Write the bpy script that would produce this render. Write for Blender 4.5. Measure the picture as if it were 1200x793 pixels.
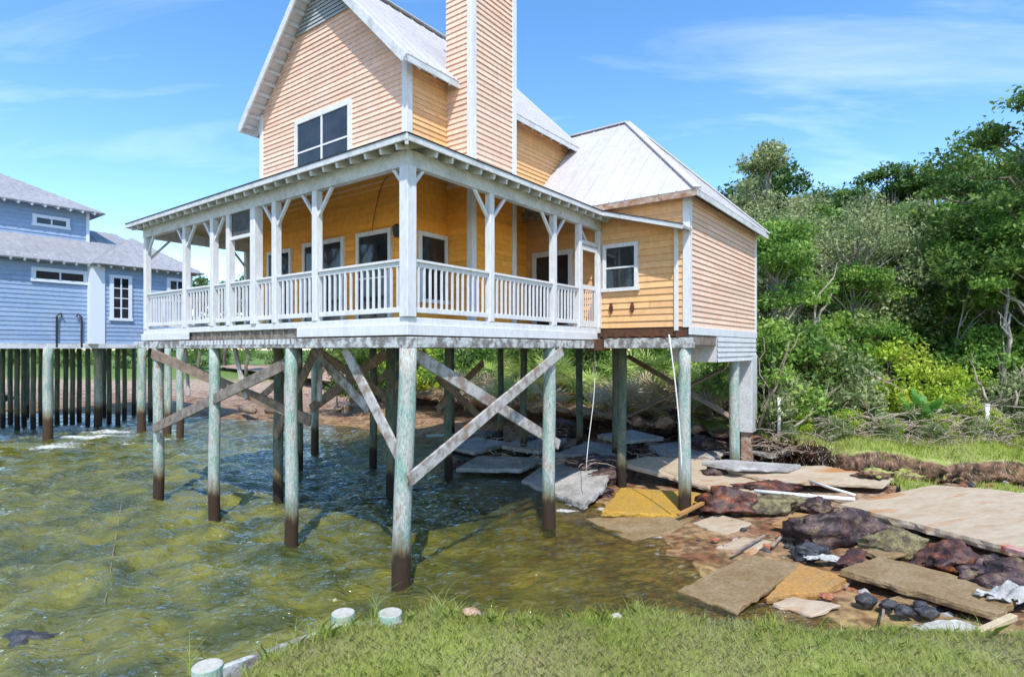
import bpy, bmesh, math, random
import numpy as np
from mathutils import Vector, Matrix, noise
R = math.radians
random.seed(7)
for o in list(bpy.data.objects): bpy.data.objects.remove(o)
scn = bpy.context.scene
col = scn.collection

# ------------------------------------------------------------ camera, sky, sun, exposure
cam_d = bpy.data.cameras.new('camera'); cam = bpy.data.objects.new('camera', cam_d); col.objects.link(cam)
EYE = 4.1
cam.location = (0, 0, EYE); cam.rotation_euler = (R(90), 0, 0)
cam_d.sensor_width = 36; cam_d.lens = 20.25; cam_d.shift_y = 12.5/1200
cam_d.clip_start = .1; cam_d.clip_end = 3000
scn.camera = cam
SUN_EL, SUN_AZ = R(54), R(4)        # sun stands behind the camera, a little to its right
sd = bpy.data.lights.new('sun', 'SUN'); sun = bpy.data.objects.new('sun', sd); col.objects.link(sun)
sd.energy = 3.0; sd.angle = R(.5); sd.color = (1, .955, .88)
to_sun = Vector((math.sin(SUN_AZ)*math.cos(SUN_EL), -math.cos(SUN_AZ)*math.cos(SUN_EL), math.sin(SUN_EL)))
sun.rotation_euler = (-to_sun).to_track_quat('-Z', 'Y').to_euler(); sun.location = (0, -5, 30)
world = bpy.data.worlds.new("World"); scn.world = world; world.use_nodes = True
wn, wl = world.node_tree.nodes, world.node_tree.links
bg = wn['Background']; bg.inputs['Strength'].default_value = .15
sky = wn.new('ShaderNodeTexSky'); sky.sky_type = 'NISHITA'; sky.sun_disc = False
sky.sun_elevation = SUN_EL; sky.sun_rotation = R(180)-SUN_AZ; sky.air_density = 1.0; sky.dust_density = .25; sky.ozone_density = 2.2
tc = wn.new('ShaderNodeTexCoord'); sp = wn.new('ShaderNodeSeparateXYZ'); wl.new(tc.outputs['Generated'], sp.inputs[0])
ad = wn.new('ShaderNodeMath'); ad.operation = 'ADD'; ad.inputs[1].default_value = .12; wl.new(sp.outputs[2], ad.inputs[0])
mx_ = wn.new('ShaderNodeMath'); mx_.operation = 'MAXIMUM'; mx_.inputs[1].default_value = .02; wl.new(ad.outputs[0], mx_.inputs[0])
dx = wn.new('ShaderNodeMath'); dx.operation = 'DIVIDE'; wl.new(sp.outputs[0], dx.inputs[0]); wl.new(mx_.outputs[0], dx.inputs[1])
dy = wn.new('ShaderNodeMath'); dy.operation = 'DIVIDE'; wl.new(sp.outputs[1], dy.inputs[0]); wl.new(mx_.outputs[0], dy.inputs[1])
cb = wn.new('ShaderNodeCombineXYZ'); wl.new(dx.outputs[0], cb.inputs[0]); wl.new(dy.outputs[0], cb.inputs[1])
mp = wn.new('ShaderNodeMapping'); mp.inputs['Rotation'].default_value = (0, 0, R(-12)); mp.inputs['Scale'].default_value = (.45, 1.5, 1)
wl.new(cb.outputs[0], mp.inputs[0])
nz = wn.new('ShaderNodeTexNoise'); nz.inputs['Scale'].default_value = 1.5; nz.inputs['Detail'].default_value = 7; nz.inputs['Roughness'].default_value = .58
nz.inputs['Distortion'].default_value = .6
wl.new(mp.outputs[0], nz.inputs['Vector'])
rp = wn.new('ShaderNodeValToRGB'); rp.color_ramp.elements[0].position = .52; rp.color_ramp.elements[1].position = .86
rp.color_ramp.elements[1].color = (.36, .36, .36, 1)
wl.new(nz.outputs[0], rp.inputs[0])
mixc = wn.new('ShaderNodeMix'); mixc.data_type = 'RGBA'
hs = wn.new('ShaderNodeHueSaturation'); hs.inputs['Saturation'].default_value = 1.22; hs.inputs['Value'].default_value = 1.2
wl.new(sky.outputs[0], hs.inputs['Color'])
wl.new(rp.outputs[0], mixc.inputs['Factor']); wl.new(hs.outputs[0], mixc.inputs[6]); mixc.inputs[7].default_value = (6.8, 7.2, 7.6, 1)
wl.new(mixc.outputs[2], bg.inputs['Color'])
scn.view_settings.view_transform = 'Standard'; scn.view_settings.look = 'None'
scn.view_settings.gamma = 1; scn.view_settings.exposure = .75
scn.render.engine = 'CYCLES'
scn.cycles.max_bounces = 8; scn.cycles.transparent_max_bounces = 10; scn.cycles.diffuse_bounces = 3
scn.render.resolution_x = 1024; scn.render.resolution_y = 676

# ------------------------------------------------------------ materials
def mat(name, c1, c2=None, scale=4, rough=.7, c3=None, detail=6, bump=0, bscale=None, stretch=(1,1,1), lo=.35, hi=.65, spec=.3, metal=0, dirt=.3):
    m = bpy.data.materials.new(name); m.use_nodes = True
    n, l = m.node_tree.nodes, m.node_tree.links
    b = n['Principled BSDF']; b.inputs['Roughness'].default_value = rough; b.inputs['Metallic'].default_value = metal
    b.inputs['Specular IOR Level'].default_value = spec
    b.inputs['Base Color'].default_value = (*c1, 1)
    t = n.new('ShaderNodeTexCoord'); mp = n.new('ShaderNodeMapping'); mp.inputs['Scale'].default_value = stretch
    g = n.new('ShaderNodeNewGeometry'); l.new(g.outputs['Position'], mp.inputs[0])
    m['_c'] = 0
    if c2:
        z = n.new('ShaderNodeTexNoise'); z.inputs['Scale'].default_value = scale; z.inputs['Detail'].default_value = detail
        z.inputs['Roughness'].default_value = .62
        l.new(mp.outputs[0], z.inputs['Vector'])
        r = n.new('ShaderNodeValToRGB'); r.color_ramp.elements[0].position = lo; r.color_ramp.elements[1].position = hi
        r.color_ramp.elements[0].color = (*c1, 1); r.color_ramp.elements[1].color = (*c2, 1)
        if c3:
            e = r.color_ramp.elements.new(min(.98, hi+.14)); e.color = (*c3, 1)
        l.new(z.outputs[0], r.inputs[0]); l.new(r.outputs[0], b.inputs['Base Color'])
        if dirt:
            z3 = n.new('ShaderNodeTexNoise'); z3.inputs['Scale'].default_value = scale*7; z3.inputs['Detail'].default_value = 8; z3.inputs['Roughness'].default_value = .7
            l.new(mp.outputs[0], z3.inputs['Vector'])
            r3 = n.new('ShaderNodeValToRGB'); r3.color_ramp.elements[0].position = .36; r3.color_ramp.elements[1].position = .58
            k = 1-dirt; r3.color_ramp.elements[0].color = (k, k*.97, k*.93, 1); r3.color_ramp.elements[1].color = (1, 1, 1, 1)
            m3 = n.new('ShaderNodeMix'); m3.data_type = 'RGBA'; m3.blend_type = 'MULTIPLY'; m3.inputs['Factor'].default_value = 1
            l.new(z3.outputs[0], r3.inputs[0]); l.new(r.outputs[0], m3.inputs[6]); l.new(r3.outputs[0], m3.inputs[7]); l.new(m3.outputs[2], b.inputs['Base Color'])
    if bump:
        z2 = n.new('ShaderNodeTexNoise'); z2.inputs['Scale'].default_value = bscale or scale*6; z2.inputs['Detail'].default_value = 5
        l.new(mp.outputs[0], z2.inputs['Vector'])
        bp = n.new('ShaderNodeBump'); bp.inputs['Strength'].default_value = bump; bp.inputs['Distance'].default_value = .03
        l.new(z2.outputs[0], bp.inputs['Height']); l.new(bp.outputs[0], b.inputs['Normal'])
    return m
def zband(m, z0, z1, colr, rough=None, nscale=6, namp=.35, w=.12):
    """stain between ground and z1 (ragged upper edge) mixed over a material's colour"""
    n, l = m.node_tree.nodes, m.node_tree.links; b = n['Principled BSDF']
    g = n.new('ShaderNodeNewGeometry'); s = n.new('ShaderNodeSeparateXYZ'); l.new(g.outputs['Position'], s.inputs[0])
    z = n.new('ShaderNodeTexNoise'); z.inputs['Scale'].default_value = nscale; z.inputs['Detail'].default_value = 4
    mm = n.new('ShaderNodeMath'); mm.operation = 'MULTIPLY_ADD'; mm.inputs[1].default_value = namp*2; l.new(z.outputs[0], mm.inputs[0]); l.new(s.outputs[2], mm.inputs[2])
    mr = n.new('ShaderNodeMapRange'); mr.inputs[1].default_value = z1+namp-w; mr.inputs[2].default_value = z1+namp+w; mr.inputs[3].default_value = 1; mr.inputs[4].default_value = 0
    l.new(mm.outputs[0], mr.inputs[0])
    mx = n.new('ShaderNodeMix'); mx.data_type = 'RGBA'
    old = b.inputs['Base Color'].links
    if old: l.new(old[0].from_socket, mx.inputs[6])
    else: mx.inputs[6].default_value = b.inputs['Base Color'].default_value
    mx.inputs[7].default_value = (*colr, 1)
    l.new(mr.outputs[0], mx.inputs['Factor']); l.new(mx.outputs[2], b.inputs['Base Color'])
    return m
def island(m, c1, c2, c3, trans=.25):
    """leaf material: colour varies from leaf to leaf and slowly across the crown"""
    n, l = m.node_tree.nodes, m.node_tree.links; b = n['Principled BSDF']
    g = n.new('ShaderNodeNewGeometry')
    z = n.new('ShaderNodeTexNoise'); z.inputs['Scale'].default_value = .7; z.inputs['Detail'].default_value = 2; l.new(g.outputs['Position'], z.inputs['Vector'])
    a = n.new('ShaderNodeMath'); a.operation = 'MULTIPLY_ADD'; a.inputs[1].default_value = .45; l.new(g.outputs['Random Per Island'], a.inputs[0])
    s = n.new('ShaderNodeMath'); s.operation = 'MULTIPLY_ADD'; s.inputs[1].default_value = 1.3; s.inputs[2].default_value = -.37; l.new(z.outputs[0], s.inputs[0]); l.new(s.outputs[0], a.inputs[2])
    r = n.new('ShaderNodeValToRGB'); r.color_ramp.elements[0].position = .1; r.color_ramp.elements[0].color = (*c1, 1)
    r.color_ramp.elements[1].position = .9; r.color_ramp.elements[1].color = (*c3, 1)
    e = r.color_ramp.elements.new(.5); e.color = (*c2, 1)
    l.new(a.outputs[0], r.inputs[0]); l.new(r.outputs[0], b.inputs['Base Color'])
    tr = n.new('ShaderNodeBsdfTranslucent'); l.new(r.outputs[0], tr.inputs[0])
    mx = n.new('ShaderNodeMixShader'); mx.inputs[0].default_value = trans
    out = n['Material Output']; l.new(b.outputs[0], mx.inputs[1]); l.new(tr.outputs[0], mx.inputs[2]); l.new(mx.outputs[0], out.inputs[0])
    b.inputs['Roughness'].default_value = .5
    return m
def leafmat(name, a, b, c, t=.38, g=2.0):
    a, b, c = [tuple(min(.6, x*g) for x in q) for q in (a, b, c)]
    return island(mat(name, a), a, b, c, t)
def boards(m, lo=.86, hi=1.06):
    n, l = m.node_tree.nodes, m.node_tree.links; b = n['Principled BSDF']; old = b.inputs['Base Color'].links[0].from_socket
    g = n.new('ShaderNodeNewGeometry'); mr = n.new('ShaderNodeMapRange'); mr.inputs[3].default_value = lo; mr.inputs[4].default_value = hi; l.new(g.outputs['Random Per Island'], mr.inputs[0])
    v = n.new('ShaderNodeVectorMath'); v.operation = 'SCALE'; l.new(old, v.inputs[0]); l.new(mr.outputs[0], v.inputs['Scale']); l.new(v.outputs[0], b.inputs['Base Color']); return m
M = {}
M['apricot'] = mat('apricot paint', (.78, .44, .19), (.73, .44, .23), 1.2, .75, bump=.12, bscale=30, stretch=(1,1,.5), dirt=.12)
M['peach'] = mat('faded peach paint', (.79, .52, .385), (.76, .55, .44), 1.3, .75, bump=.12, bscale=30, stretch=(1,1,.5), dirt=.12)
M['orange'] = mat('porch shade orange paint', (.90, .42, .075), (.86, .38, .06), 1.1, .7, bump=.1, bscale=30, dirt=.14)  # less faded paint; saturated tone of the porch shade put into its colour
M['white'] = mat('weathered white paint', (.66, .67, .70), (.54, .55, .57), 1.6, .6, lo=.5, hi=.8, bump=.1, bscale=40, dirt=.13, stretch=(1.5, 1.5, .4))
M['trimgrey'] = mat('grey white beam paint', (.60, .62, .64), (.42, .43, .44), 2, .7, dirt=.18, lo=.5, hi=.7, bump=.15, bscale=30)
M['peeling'] = mat('peeling grey timber', (.55, .57, .57), (.20, .19, .18), 5, .85, lo=.42, hi=.56, bump=.3, bscale=40)
M['weath'] = mat('weathered timber', (.30, .26, .22), (.14, .115, .095), 6, .9, bump=.3, bscale=40)
M['brace'] = mat('greyish brace timber', (.50, .48, .46), (.27, .23, .20), 5, .85, c3=(.42, .19, .09), lo=.44, hi=.6, bump=.3, bscale=40)
M['browntim'] = mat('brown brace timber', (.34, .26, .20), (.18, .13, .095), 5, .9, bump=.3, bscale=40)
M['rafter'] = mat('cream rafter paint', (.62, .52, .36), (.48, .40, .28), 3, .8)
M['roof'] = mat('pale metal roofing', (.56, .55, .57), (.48, .47, .49), .9, .5, lo=.3, hi=.75, spec=.4, dirt=.1)
M['rust'] = mat('rusty roof edge', (.30, .13, .06), (.5, .42, .36), 7, .8, bump=.2)
M['bluroof'] = mat('grey metal roofing', (.38, .38, .395), (.32, .32, .335), .8, .5, spec=.5)
M['blue'] = mat('light blue paint', (.24, .35, .54), (.29, .39, .55), 1, .7, dirt=.1)
M['bluedk'] = mat('blue soffit paint', (.10, .22, .55), None)
M['bluewhite'] = mat('bluish white trim paint', (.62, .68, .76))
for k_ in ('peach', 'orange', 'apricot', 'blue'): boards(M[k_], .88 if k_ != 'blue' else .93)
M['glass'] = mat('dark window glass', (.012, .015, .018), (.03, .035, .04), 2, .05, spec=.6, bump=.12, bscale=3, dirt=0)
M['curtain'] = mat('torn pale window film', (.11, .125, .135), (.03, .035, .04), 14, .4, lo=.4, hi=.6)
M['dark'] = mat('black metal', (.02, .02, .022), rough=.4)
M['screen'] = mat('grey insect screen', (.10, .10, .10), (.06, .06, .06), 6)
M['louver'] = mat('grey louvre paint', (.32, .35, .36))
M['siding_white'] = mat('white skirt siding', (.66, .67, .69), (.55, .56, .58), 3, .6)
M['rustjoist'] = mat('rotting brown joist', (.16, .07, .035), (.07, .04, .03), 6, .95, bump=.4)
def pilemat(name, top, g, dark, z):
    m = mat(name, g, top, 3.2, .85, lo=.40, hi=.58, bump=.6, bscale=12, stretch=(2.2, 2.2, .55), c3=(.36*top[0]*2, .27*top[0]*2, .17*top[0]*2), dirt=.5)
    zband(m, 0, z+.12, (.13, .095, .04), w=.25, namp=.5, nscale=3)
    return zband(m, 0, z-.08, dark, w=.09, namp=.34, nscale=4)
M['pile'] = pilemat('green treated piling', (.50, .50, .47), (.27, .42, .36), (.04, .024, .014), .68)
M['piledark'] = pilemat('shaded piling', (.19, .21, .17), (.08, .15, .115), (.028, .02, .014), .75)  # darker copy of the piling timber, under-floor shade put into the colour
M['pilestub'] = mat('teal stub piling', (.28, .46, .40), (.45, .50, .44), 9, .8, bump=.3)
M['stubtop'] = mat('bleached end grain', (.62, .60, .53), (.48, .46, .40), 18, .9, bump=.3)
M['concrete'] = mat('stained tan concrete', (.42, .31, .20), (.48, .40, .30), 1.0, .85, c3=(.42, .20, .075), lo=.34, hi=.53, bump=.4, bscale=26, dirt=.16, stretch=(.6, 1.8, 1))
M['concgrey'] = mat('grey concrete', (.30, .29, .275), (.48, .465, .45), 1.6, .8, bump=.4, bscale=22, lo=.36, hi=.6)
M['concbrown'] = mat('brown algae concrete', (.25, .165, .075), (.34, .25, .145), 2.4, .6, bump=.4, bscale=22, c3=(.22, .16, .07))
M['concyellow'] = mat('yellow ochre concrete', (.50, .29, .04), (.42, .26, .06), 2.5, .75, bump=.25, bscale=22)
M['concorange'] = mat('rusty ochre concrete', (.47, .25, .07), (.36, .22, .09), 3, .75, bump=.3, bscale=22)
M['edgec'] = M['concrete']
M['rock'] = mat('dark wet rock', (.045, .032, .035), (.14, .085, .075), 4.5, .5, c3=(.25, .22, .10), bump=1, bscale=11, lo=.42, hi=.56, dirt=.6)
M['rockred'] = mat('red brown wet rock', (.06, .035, .035), (.16, .065, .045), 4.5, .5, c3=(.40, .12, .03), bump=1, bscale=11, lo=.42, hi=.55, dirt=.6)
M['rockolive'] = mat('olive lichen rock', (.10, .075, .05), (.24, .21, .10), 4.2, .8, c3=(.36, .32, .18), bump=1, bscale=11, lo=.4, hi=.54, dirt=.6)
M['stone'] = mat('small dark stone', (.035, .038, .045), (.09, .09, .10), 9, .4, bump=.4)
M['plastic'] = mat('white plastic', (.80, .80, .78), rough=.35, spec=.5)
M['rag'] = mat('dirty white cloth', (.55, .56, .55), (.36, .36, .34), 6, .9, bump=.4)
M['bark'] = mat('grey brown bark', (.24, .20, .165), (.12, .095, .075), 5, .95, bump=.5, bscale=12)
M['palebark'] = mat('pale bark', (.46, .42, .36), (.28, .24, .20), 4, .9, bump=.4, bscale=12)
M['drift'] = mat('bleached dead wood', (.44, .36, .29), (.26, .20, .15), 5, .9)
M['brick'] = mat('brick rubble', (.34, .10, .05), (.42, .20, .12), 8, .9)
L_ = {
 'oak': leafmat('oak leaf', (.022, .05, .012), (.06, .11, .022), (.14, .18, .045)),
 'bright': leafmat('bright leaf', (.03, .075, .014), (.085, .16, .028), (.19, .26, .05)),
 'grey': leafmat('greyish leaf', (.07, .10, .04), (.15, .18, .08), (.26, .27, .14)),
 'dark': leafmat('dark leaf', (.018, .04, .012), (.04, .08, .022), (.085, .135, .035)),
 'pine': leafmat('pine needle clump', (.02, .05, .012), (.055, .105, .025), (.11, .16, .045)),
 'palmetto': leafmat('palmetto frond', (.07, .13, .025), (.20, .28, .06), (.40, .44, .14)),
 'deadfrond': leafmat('dry brown frond', (.26, .12, .07), (.46, .27, .17), (.6, .44, .32)),
 'yellow': leafmat('yellow green leaf', (.10, .17, .015), (.22, .30, .03), (.38, .40, .06)),
 'emerald': leafmat('broad emerald leaf', (.04, .11, .02), (.07, .18, .03), (.13, .24, .05)),
 'grass': leafmat('grass blade', (.38, .38, .14), (.52, .46, .24), (.60, .50, .34), .55, 1.1),
 'grassgreen': leafmat('green grass blade', (.28, .37, .06), (.44, .50, .11), (.58, .54, .25), .55, 1.15),
}

# ------------------------------------------------------------ helpers
def newmesh(name, v, f, m, smooth=False):
    me = bpy.data.meshes.new(name); me.from_pydata([tuple(p) for p in v], [], f); me.update()
    for mm in (m if isinstance(m, (list, tuple)) else [m]): me.materials.append(mm)
    if smooth: me.polygons.foreach_set('use_smooth', [True]*len(me.polygons))
    return me
WL = {}
def wloc(o): return WL.get(o.name, Vector((0, 0, 0))) if o else Vector((0, 0, 0))
def link(o, parent=None):
    col.objects.link(o)
    if parent: o.parent = parent; WL[o.name] = wloc(parent)
    return o
def tag(o, label=None, cat=None, group=None, kind=None):
    if label: o['label'] = label
    if cat: o['category'] = cat
    if group: o['group'] = group
    if kind: o['kind'] = kind
    return o
def empty(name, loc, label, cat, group=None):
    o = bpy.data.objects.new(name, None); o.location = loc; o.empty_display_size = .3; col.objects.link(o)
    WL[o.name] = Vector(loc); return tag(o, label, cat, group)
def copy_tree(o, parent=None):
    c = o.copy(); col.objects.link(c)
    if parent: c.parent = parent
    for ch in [x for x in KIDS.get(o.name, [])]: copy_tree(ch, c)
    return c
KIDS = {}
class MB:
    def __init__(s): s.v = []; s.f = []; s.mi = []
    def add(s, v, f, mi=0):
        k = len(s.v); s.v += [Vector(p) for p in v]; s.f += [tuple(i+k for i in q) for q in f]; s.mi += [mi]*len(f); return s
    def prism(s, bot, top, mi=0):
        n = len(bot); f = [tuple(range(n)), tuple(range(n, 2*n))] + [(i, (i+1) % n, n+(i+1) % n, n+i) for i in range(n)]
        return s.add(list(bot)+list(top), f, mi)
    def box(s, x0, x1, y0, y1, z0, z1, mi=0):
        return s.prism([(x0,y0,z0),(x1,y0,z0),(x1,y1,z0),(x0,y1,z0)], [(x0,y0,z1),(x1,y0,z1),(x1,y1,z1),(x0,y1,z1)], mi)
    def hbox(s, u0, u1, v0, v1, z0, z1, mi=0, F=None):
        F = F or H
        return s.prism([F(u0,v0,z0),F(u1,v0,z0),F(u1,v1,z0),F(u0,v1,z0)], [F(u0,v0,z1),F(u1,v0,z1),F(u1,v1,z1),F(u0,v1,z1)], mi)
    def bar(s, p, q, w, h, up=(0,0,1), mi=0):
        p, q = Vector(p), Vector(q); d = (q-p).normalized(); up = Vector(up)
        if abs(d.dot(up)) > .98: up = Vector((0, 1, 0))
        a = d.cross(up).normalized()*w/2; b = a.cross(d).normalized()*h/2
        return s.prism([p-a-b, p+a-b, p+a+b, p-a+b], [q-a-b, q+a-b, q+a+b, q-a+b], mi)
    def tube(s, pts, rad, n=8, mi=0, cap=True):
        pts = [Vector(p) for p in pts]; m = len(pts)
        if not hasattr(rad, '__len__'): rad = [rad]*m
        ring = []; prev = None
        for i, p in enumerate(pts):
            d = (pts[min(i+1, m-1)]-pts[max(i-1, 0)]).normalized()
            a = d.cross(Vector((0, 0, 1)) if abs(d.z) < .9 else Vector((1, 0, 0))).normalized()
            if prev is not None:
                a = (prev-d*prev.dot(d)).normalized()
            prev = a; b = d.cross(a)
            ring += [p+(a*math.cos(t)+b*math.sin(t))*rad[i] for t in [2*math.pi*j/n for j in range(n)]]
        f = [(i*n+j, i*n+(j+1) % n, (i+1)*n+(j+1) % n, (i+1)*n+j) for i in range(m-1) for j in range(n)]
        if cap: f += [tuple(range(n)), tuple(range((m-1)*n, m*n))]
        return s.add(ring, f, mi)
    def build(s, name, m, parent=None, bevel=0, smooth=False, label=None):
        off = wloc(parent)
        me = newmesh(name, [p-off for p in s.v], s.f, m, smooth)
        if any(s.mi): me.polygons.foreach_set('material_index', s.mi)
        bm = bmesh.new(); bm.from_mesh(me); bmesh.ops.recalc_face_normals(bm, faces=bm.faces); bm.to_mesh(me); bm.free()
        o = bpy.data.objects.new(name, me); link(o, parent)
        if parent: KIDS.setdefault(parent.name, []).append(o)
        if bevel:
            b = o.modifiers.new('edge', 'BEVEL'); b.width = bevel; b.segments = 1; b.limit_method = 'ANGLE'
        if label: o['label'] = label
        return o
def single(mb, name, m, label, cat, group=None, kind=None, bevel=0, smooth=False, loc=None):
    c = loc or Vector((sum(p.x for p in mb.v)/len(mb.v), sum(p.y for p in mb.v)/len(mb.v), min(p.z for p in mb.v)))
    c = Vector(c); mb.v = [p-c for p in mb.v]
    o = mb.build(name, m, None, bevel, smooth); o.location = c
    return tag(o, label, cat, group, kind)

# house frame: u runs along the lake face of the porch, v along its other face
OX, OY = -1.78, 9.85
def H(u, v, z): return Vector((OX-.8*u+.6*v, OY+.6*u+.8*v, z))
def at(px, py, z):                     # where a sight line meets height z
    Y = 675*(EYE-z)/(py-409); return Vector(((px-600)/675*Y, Y, z))
def atY(px, Y, z=0): return Vector(((px-600)/675*Y, Y, z))
def onv(px, py, v):                    # point on the upright plane v = const
    k = (px-600)/675; u = (OX+.6*v-(OY+.8*v)*k)/(.8+.6*k); Y = OY+.6*u+.8*v
    return H(u, v, EYE+(409-py)/675*Y)
def onu(px, py, u):
    k = (px-600)/675; v = ((OY+.6*u)*k-OX+.8*u)/(.6-.8*k); Y = OY+.6*u+.8*v
    return H(u, v, EYE+(409-py)/675*Y)

def clip(poly, z, keep_above):
    out = []
    for i in range(len(poly)):
        a, b = poly[i], poly[(i+1) % len(poly)]
        ia = (a[1] >= z) if keep_above else (a[1] <= z); ib = (b[1] >= z) if keep_above else (b[1] <= z)
        if ia: out.append(a)
        if ia != ib:
            t = (z-a[1])/(b[1]-a[1]); out.append((a[0]+(b[0]-a[0])*t, z))
    return out
def siding(poly, P0, d, nrm, course=.13, t=.027, core=.12):
    """lapped boards over an upright convex polygon given as (along, height)"""
    mb = MB(); P0, d, nrm = Vector(P0), Vector(d), Vector(nrm)
    W = lambda s, z, o: Vector((P0.x, P0.y, 0))+d*s+Vector((0, 0, z))+nrm*o
    mb.prism([W(s, z, -core) for s, z in poly], [W(s, z, 0) for s, z in poly])
    z = min(p[1] for p in poly); zt = max(p[1] for p in poly)
    while z < zt-.01:
        q = clip(clip(poly, z, True), z+course, False)
        if len(q) >= 3:
            j = random.uniform(-.003, .003)
            sa, sb = min(p[0] for p in q), max(p[0] for p in q); cuts = [sa]; c0 = sa+random.uniform(.8, 3.6)
            while c0 < sb-.5: cuts.append(c0); c0 += random.uniform(2.4, 3.8)
            cuts.append(sb)
            for a_, b_ in zip(cuts[:-1], cuts[1:]):
                sw = lambda P: [(y, x) for x, y in P]
                q2 = sw(clip(clip(sw(q), a_+(.003 if a_ > sa else 0), True), b_-(.003 if b_ < sb else 0), False)); jj = random.uniform(-.002, .002)
                if len(q2) >= 3: mb.add([W(s, zz, .005+(t+j+jj)*(1-(zz-z)/course)) for s, zz in q2], [tuple(range(len(q2)))])
            lo = [p[0] for p in q if abs(p[1]-z) < 1e-4]
            if len(lo) >= 2:
                a, b = min(lo), max(lo)
                mb.add([W(a, z, .005+t+j), W(b, z, .005+t+j), W(b, z, 0), W(a, z, 0)], [(0, 1, 2, 3)])
        z += course
    return mb
def window(parent, P, d, nrm, w, h, nx=1, ny=2, name='window', mf=None, torn=False, cas=.1, off=.048):
    """P is the lower left corner; casing and bars, panes behind them"""
    P, d, nrm = Vector(P), Vector(d), Vector(nrm); up = Vector((0, 0, 1)); mf = mf or M['white']
    def bx(mb, s0, s1, z0, z1, o0, o1, mi=0):
        c = [P+d*a+up*b for a, b in ((s0, z0), (s1, z0), (s1, z1), (s0, z1))]
        mb.prism([p+nrm*o0 for p in c], [p+nrm*o1 for p in c], mi)
    f = MB()
    bx(f, 0, w, h-cas, h, 0, off+.04); bx(f, -.03, w+.03, -.02, cas*.7, 0, off+.06)
    bx(f, 0, cas, cas*.7, h-cas, 0, off+.038); bx(f, w-cas, w, cas*.7, h-cas, 0, off+.038)
    for i in range(1, nx):
        s = cas+(w-2*cas)*i/nx; bx(f, s-.03, s+.03, cas*.7, h-cas, 0, off+.03)
    for i in range(1, ny):
        z = cas*.7+(h-1.7*cas)*i/ny; bx(f, cas, w-cas, z-.022, z+.022, 0, off+.026)
    fo = f.build(name, mf, parent)
    for i in range(nx):
        for j in range(ny):
            s0 = cas+(w-2*cas)*i/nx; s1 = cas+(w-2*cas)*(i+1)/nx; z0 = cas*.7+(h-1.7*cas)*j/ny; z1 = cas*.7+(h-1.7*cas)*(j+1)/ny
            g = MB(); bx(g, s0, s1, z0, z1, 0, off+.008); g.build('pane', M['glass'], fo)
    if torn:
        rr = random.Random(torn)
        for i in range(nx):
            s0 = cas+(w-2*cas)*i/nx+.03; s1 = cas+(w-2*cas)*(i+1)/nx-.03
            n = 9; zt = h-cas
            pts = [(s0, zt), (s1, zt)] + [(s1-(s1-s0)*k/n, zt-(h*.05+rr.random()*h*.2)) for k in range(n+1)]
            g = MB(); c = [P+d*a+up*b for a, b in pts]
            g.prism([p+nrm*(off+.009) for p in c], [p+nrm*(off+.013) for p in c]); g.build('torn_blind', M['curtain'], fo)
    return fo
def slope(mb, pts, th=.06, rib=.4, down=None, ribh=.025):
    """a roof plane: slab, with standing ribs running down the slope"""
    pts = [Vector(p) for p in pts]; n = (pts[1]-pts[0]).cross(pts[2]-pts[0]).normalized()
    if n.z < 0: n = -n
    mb.prism([p-n*th for p in pts], pts)
    if not rib: return mb
    hd = Vector((n.x, n.y, 0)).normalized(); dn = (hd-n*hd.dot(n)).normalized(); ac = n.cross(dn)
    o = pts[0]; q = [((p-o).dot(ac), (p-o).dot(dn)) for p in pts]
    s = min(a for a, b in q)+rib*.5
    while s < max(a for a, b in q):
        xs = []
        for i in range(len(q)):
            a, b = q[i], q[(i+1) % len(q)]
            if (a[0]-s)*(b[0]-s) < 0: xs.append(a[1]+(b[1]-a[1])*(s-a[0])/(b[0]-a[0]))
        if len(xs) >= 2 and max(xs)-min(xs) > .1:
            A = o+ac*s+dn*min(xs)+n*(ribh/2-.002); B = o+ac*s+dn*max(xs)+n*(ribh/2-.002)
            mb.bar(A, B, .022, ribh, up=n)
        s += rib
    return mb
nU = Vector((-.8, .6, 0)); nV = Vector((.6, .8, 0))      # +u and +v directions

# ------------------------------------------------------------ terrain
def sd_poly(x, y, P):
    """signed distance to an open polyline, positive on its left going along it"""
    best = np.full(x.shape, 1e9); sg = np.ones(x.shape)
    for (ax, ay), (bx_, by_) in zip(P[:-1], P[1:]):
        dx, dy = bx_-ax, by_-ay; L2 = dx*dx+dy*dy
        t = np.clip(((x-ax)*dx+(y-ay)*dy)/L2, 0, 1); ex = x-ax-t*dx; ey = y-ay-t*dy; d = np.hypot(ex, ey)
        c = (dx*(y-ay)-dy*(x-ax)); m = d < best-1e-9
        best = np.where(m, d, best); sg = np.where(m, np.sign(c), sg)
    return best*sg
SHORE = [(6.5, -30), (6.4, 5.0), (5.2, 7.4), (4.35, 9.6), (3.3, 12.0), (2.7, 14.0), (1.6, 17.3), (-.6, 21.5), (-3.5, 26.5), (-8, 30), (-15, 33.5), (-26, 36.5), (-60, 40), (-300, 60)]
def land_d(x, y): return -sd_poly(x, y, SHORE)
rng = np.random.default_rng(3)
def vnoise(x, y, s, seed=0, octv=3):
    out = np.zeros_like(x); a = 1.0; r = np.random.default_rng(seed)
    tot = 0
    for o in range(octv):
        n = 6
        for k in range(n):
            th = r.uniform(0, 2*math.pi); ph = r.uniform(0, 6.28); f = s*(2**o)*r.uniform(.7, 1.4)
            out += a*np.sin((x*math.cos(th)+y*math.sin(th))*f+ph+1.3*np.sin((x*math.sin(th)-y*math.cos(th))*f*.6+ph*2))/n
        tot += a; a *= .55
    return out/tot*1.8
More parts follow.
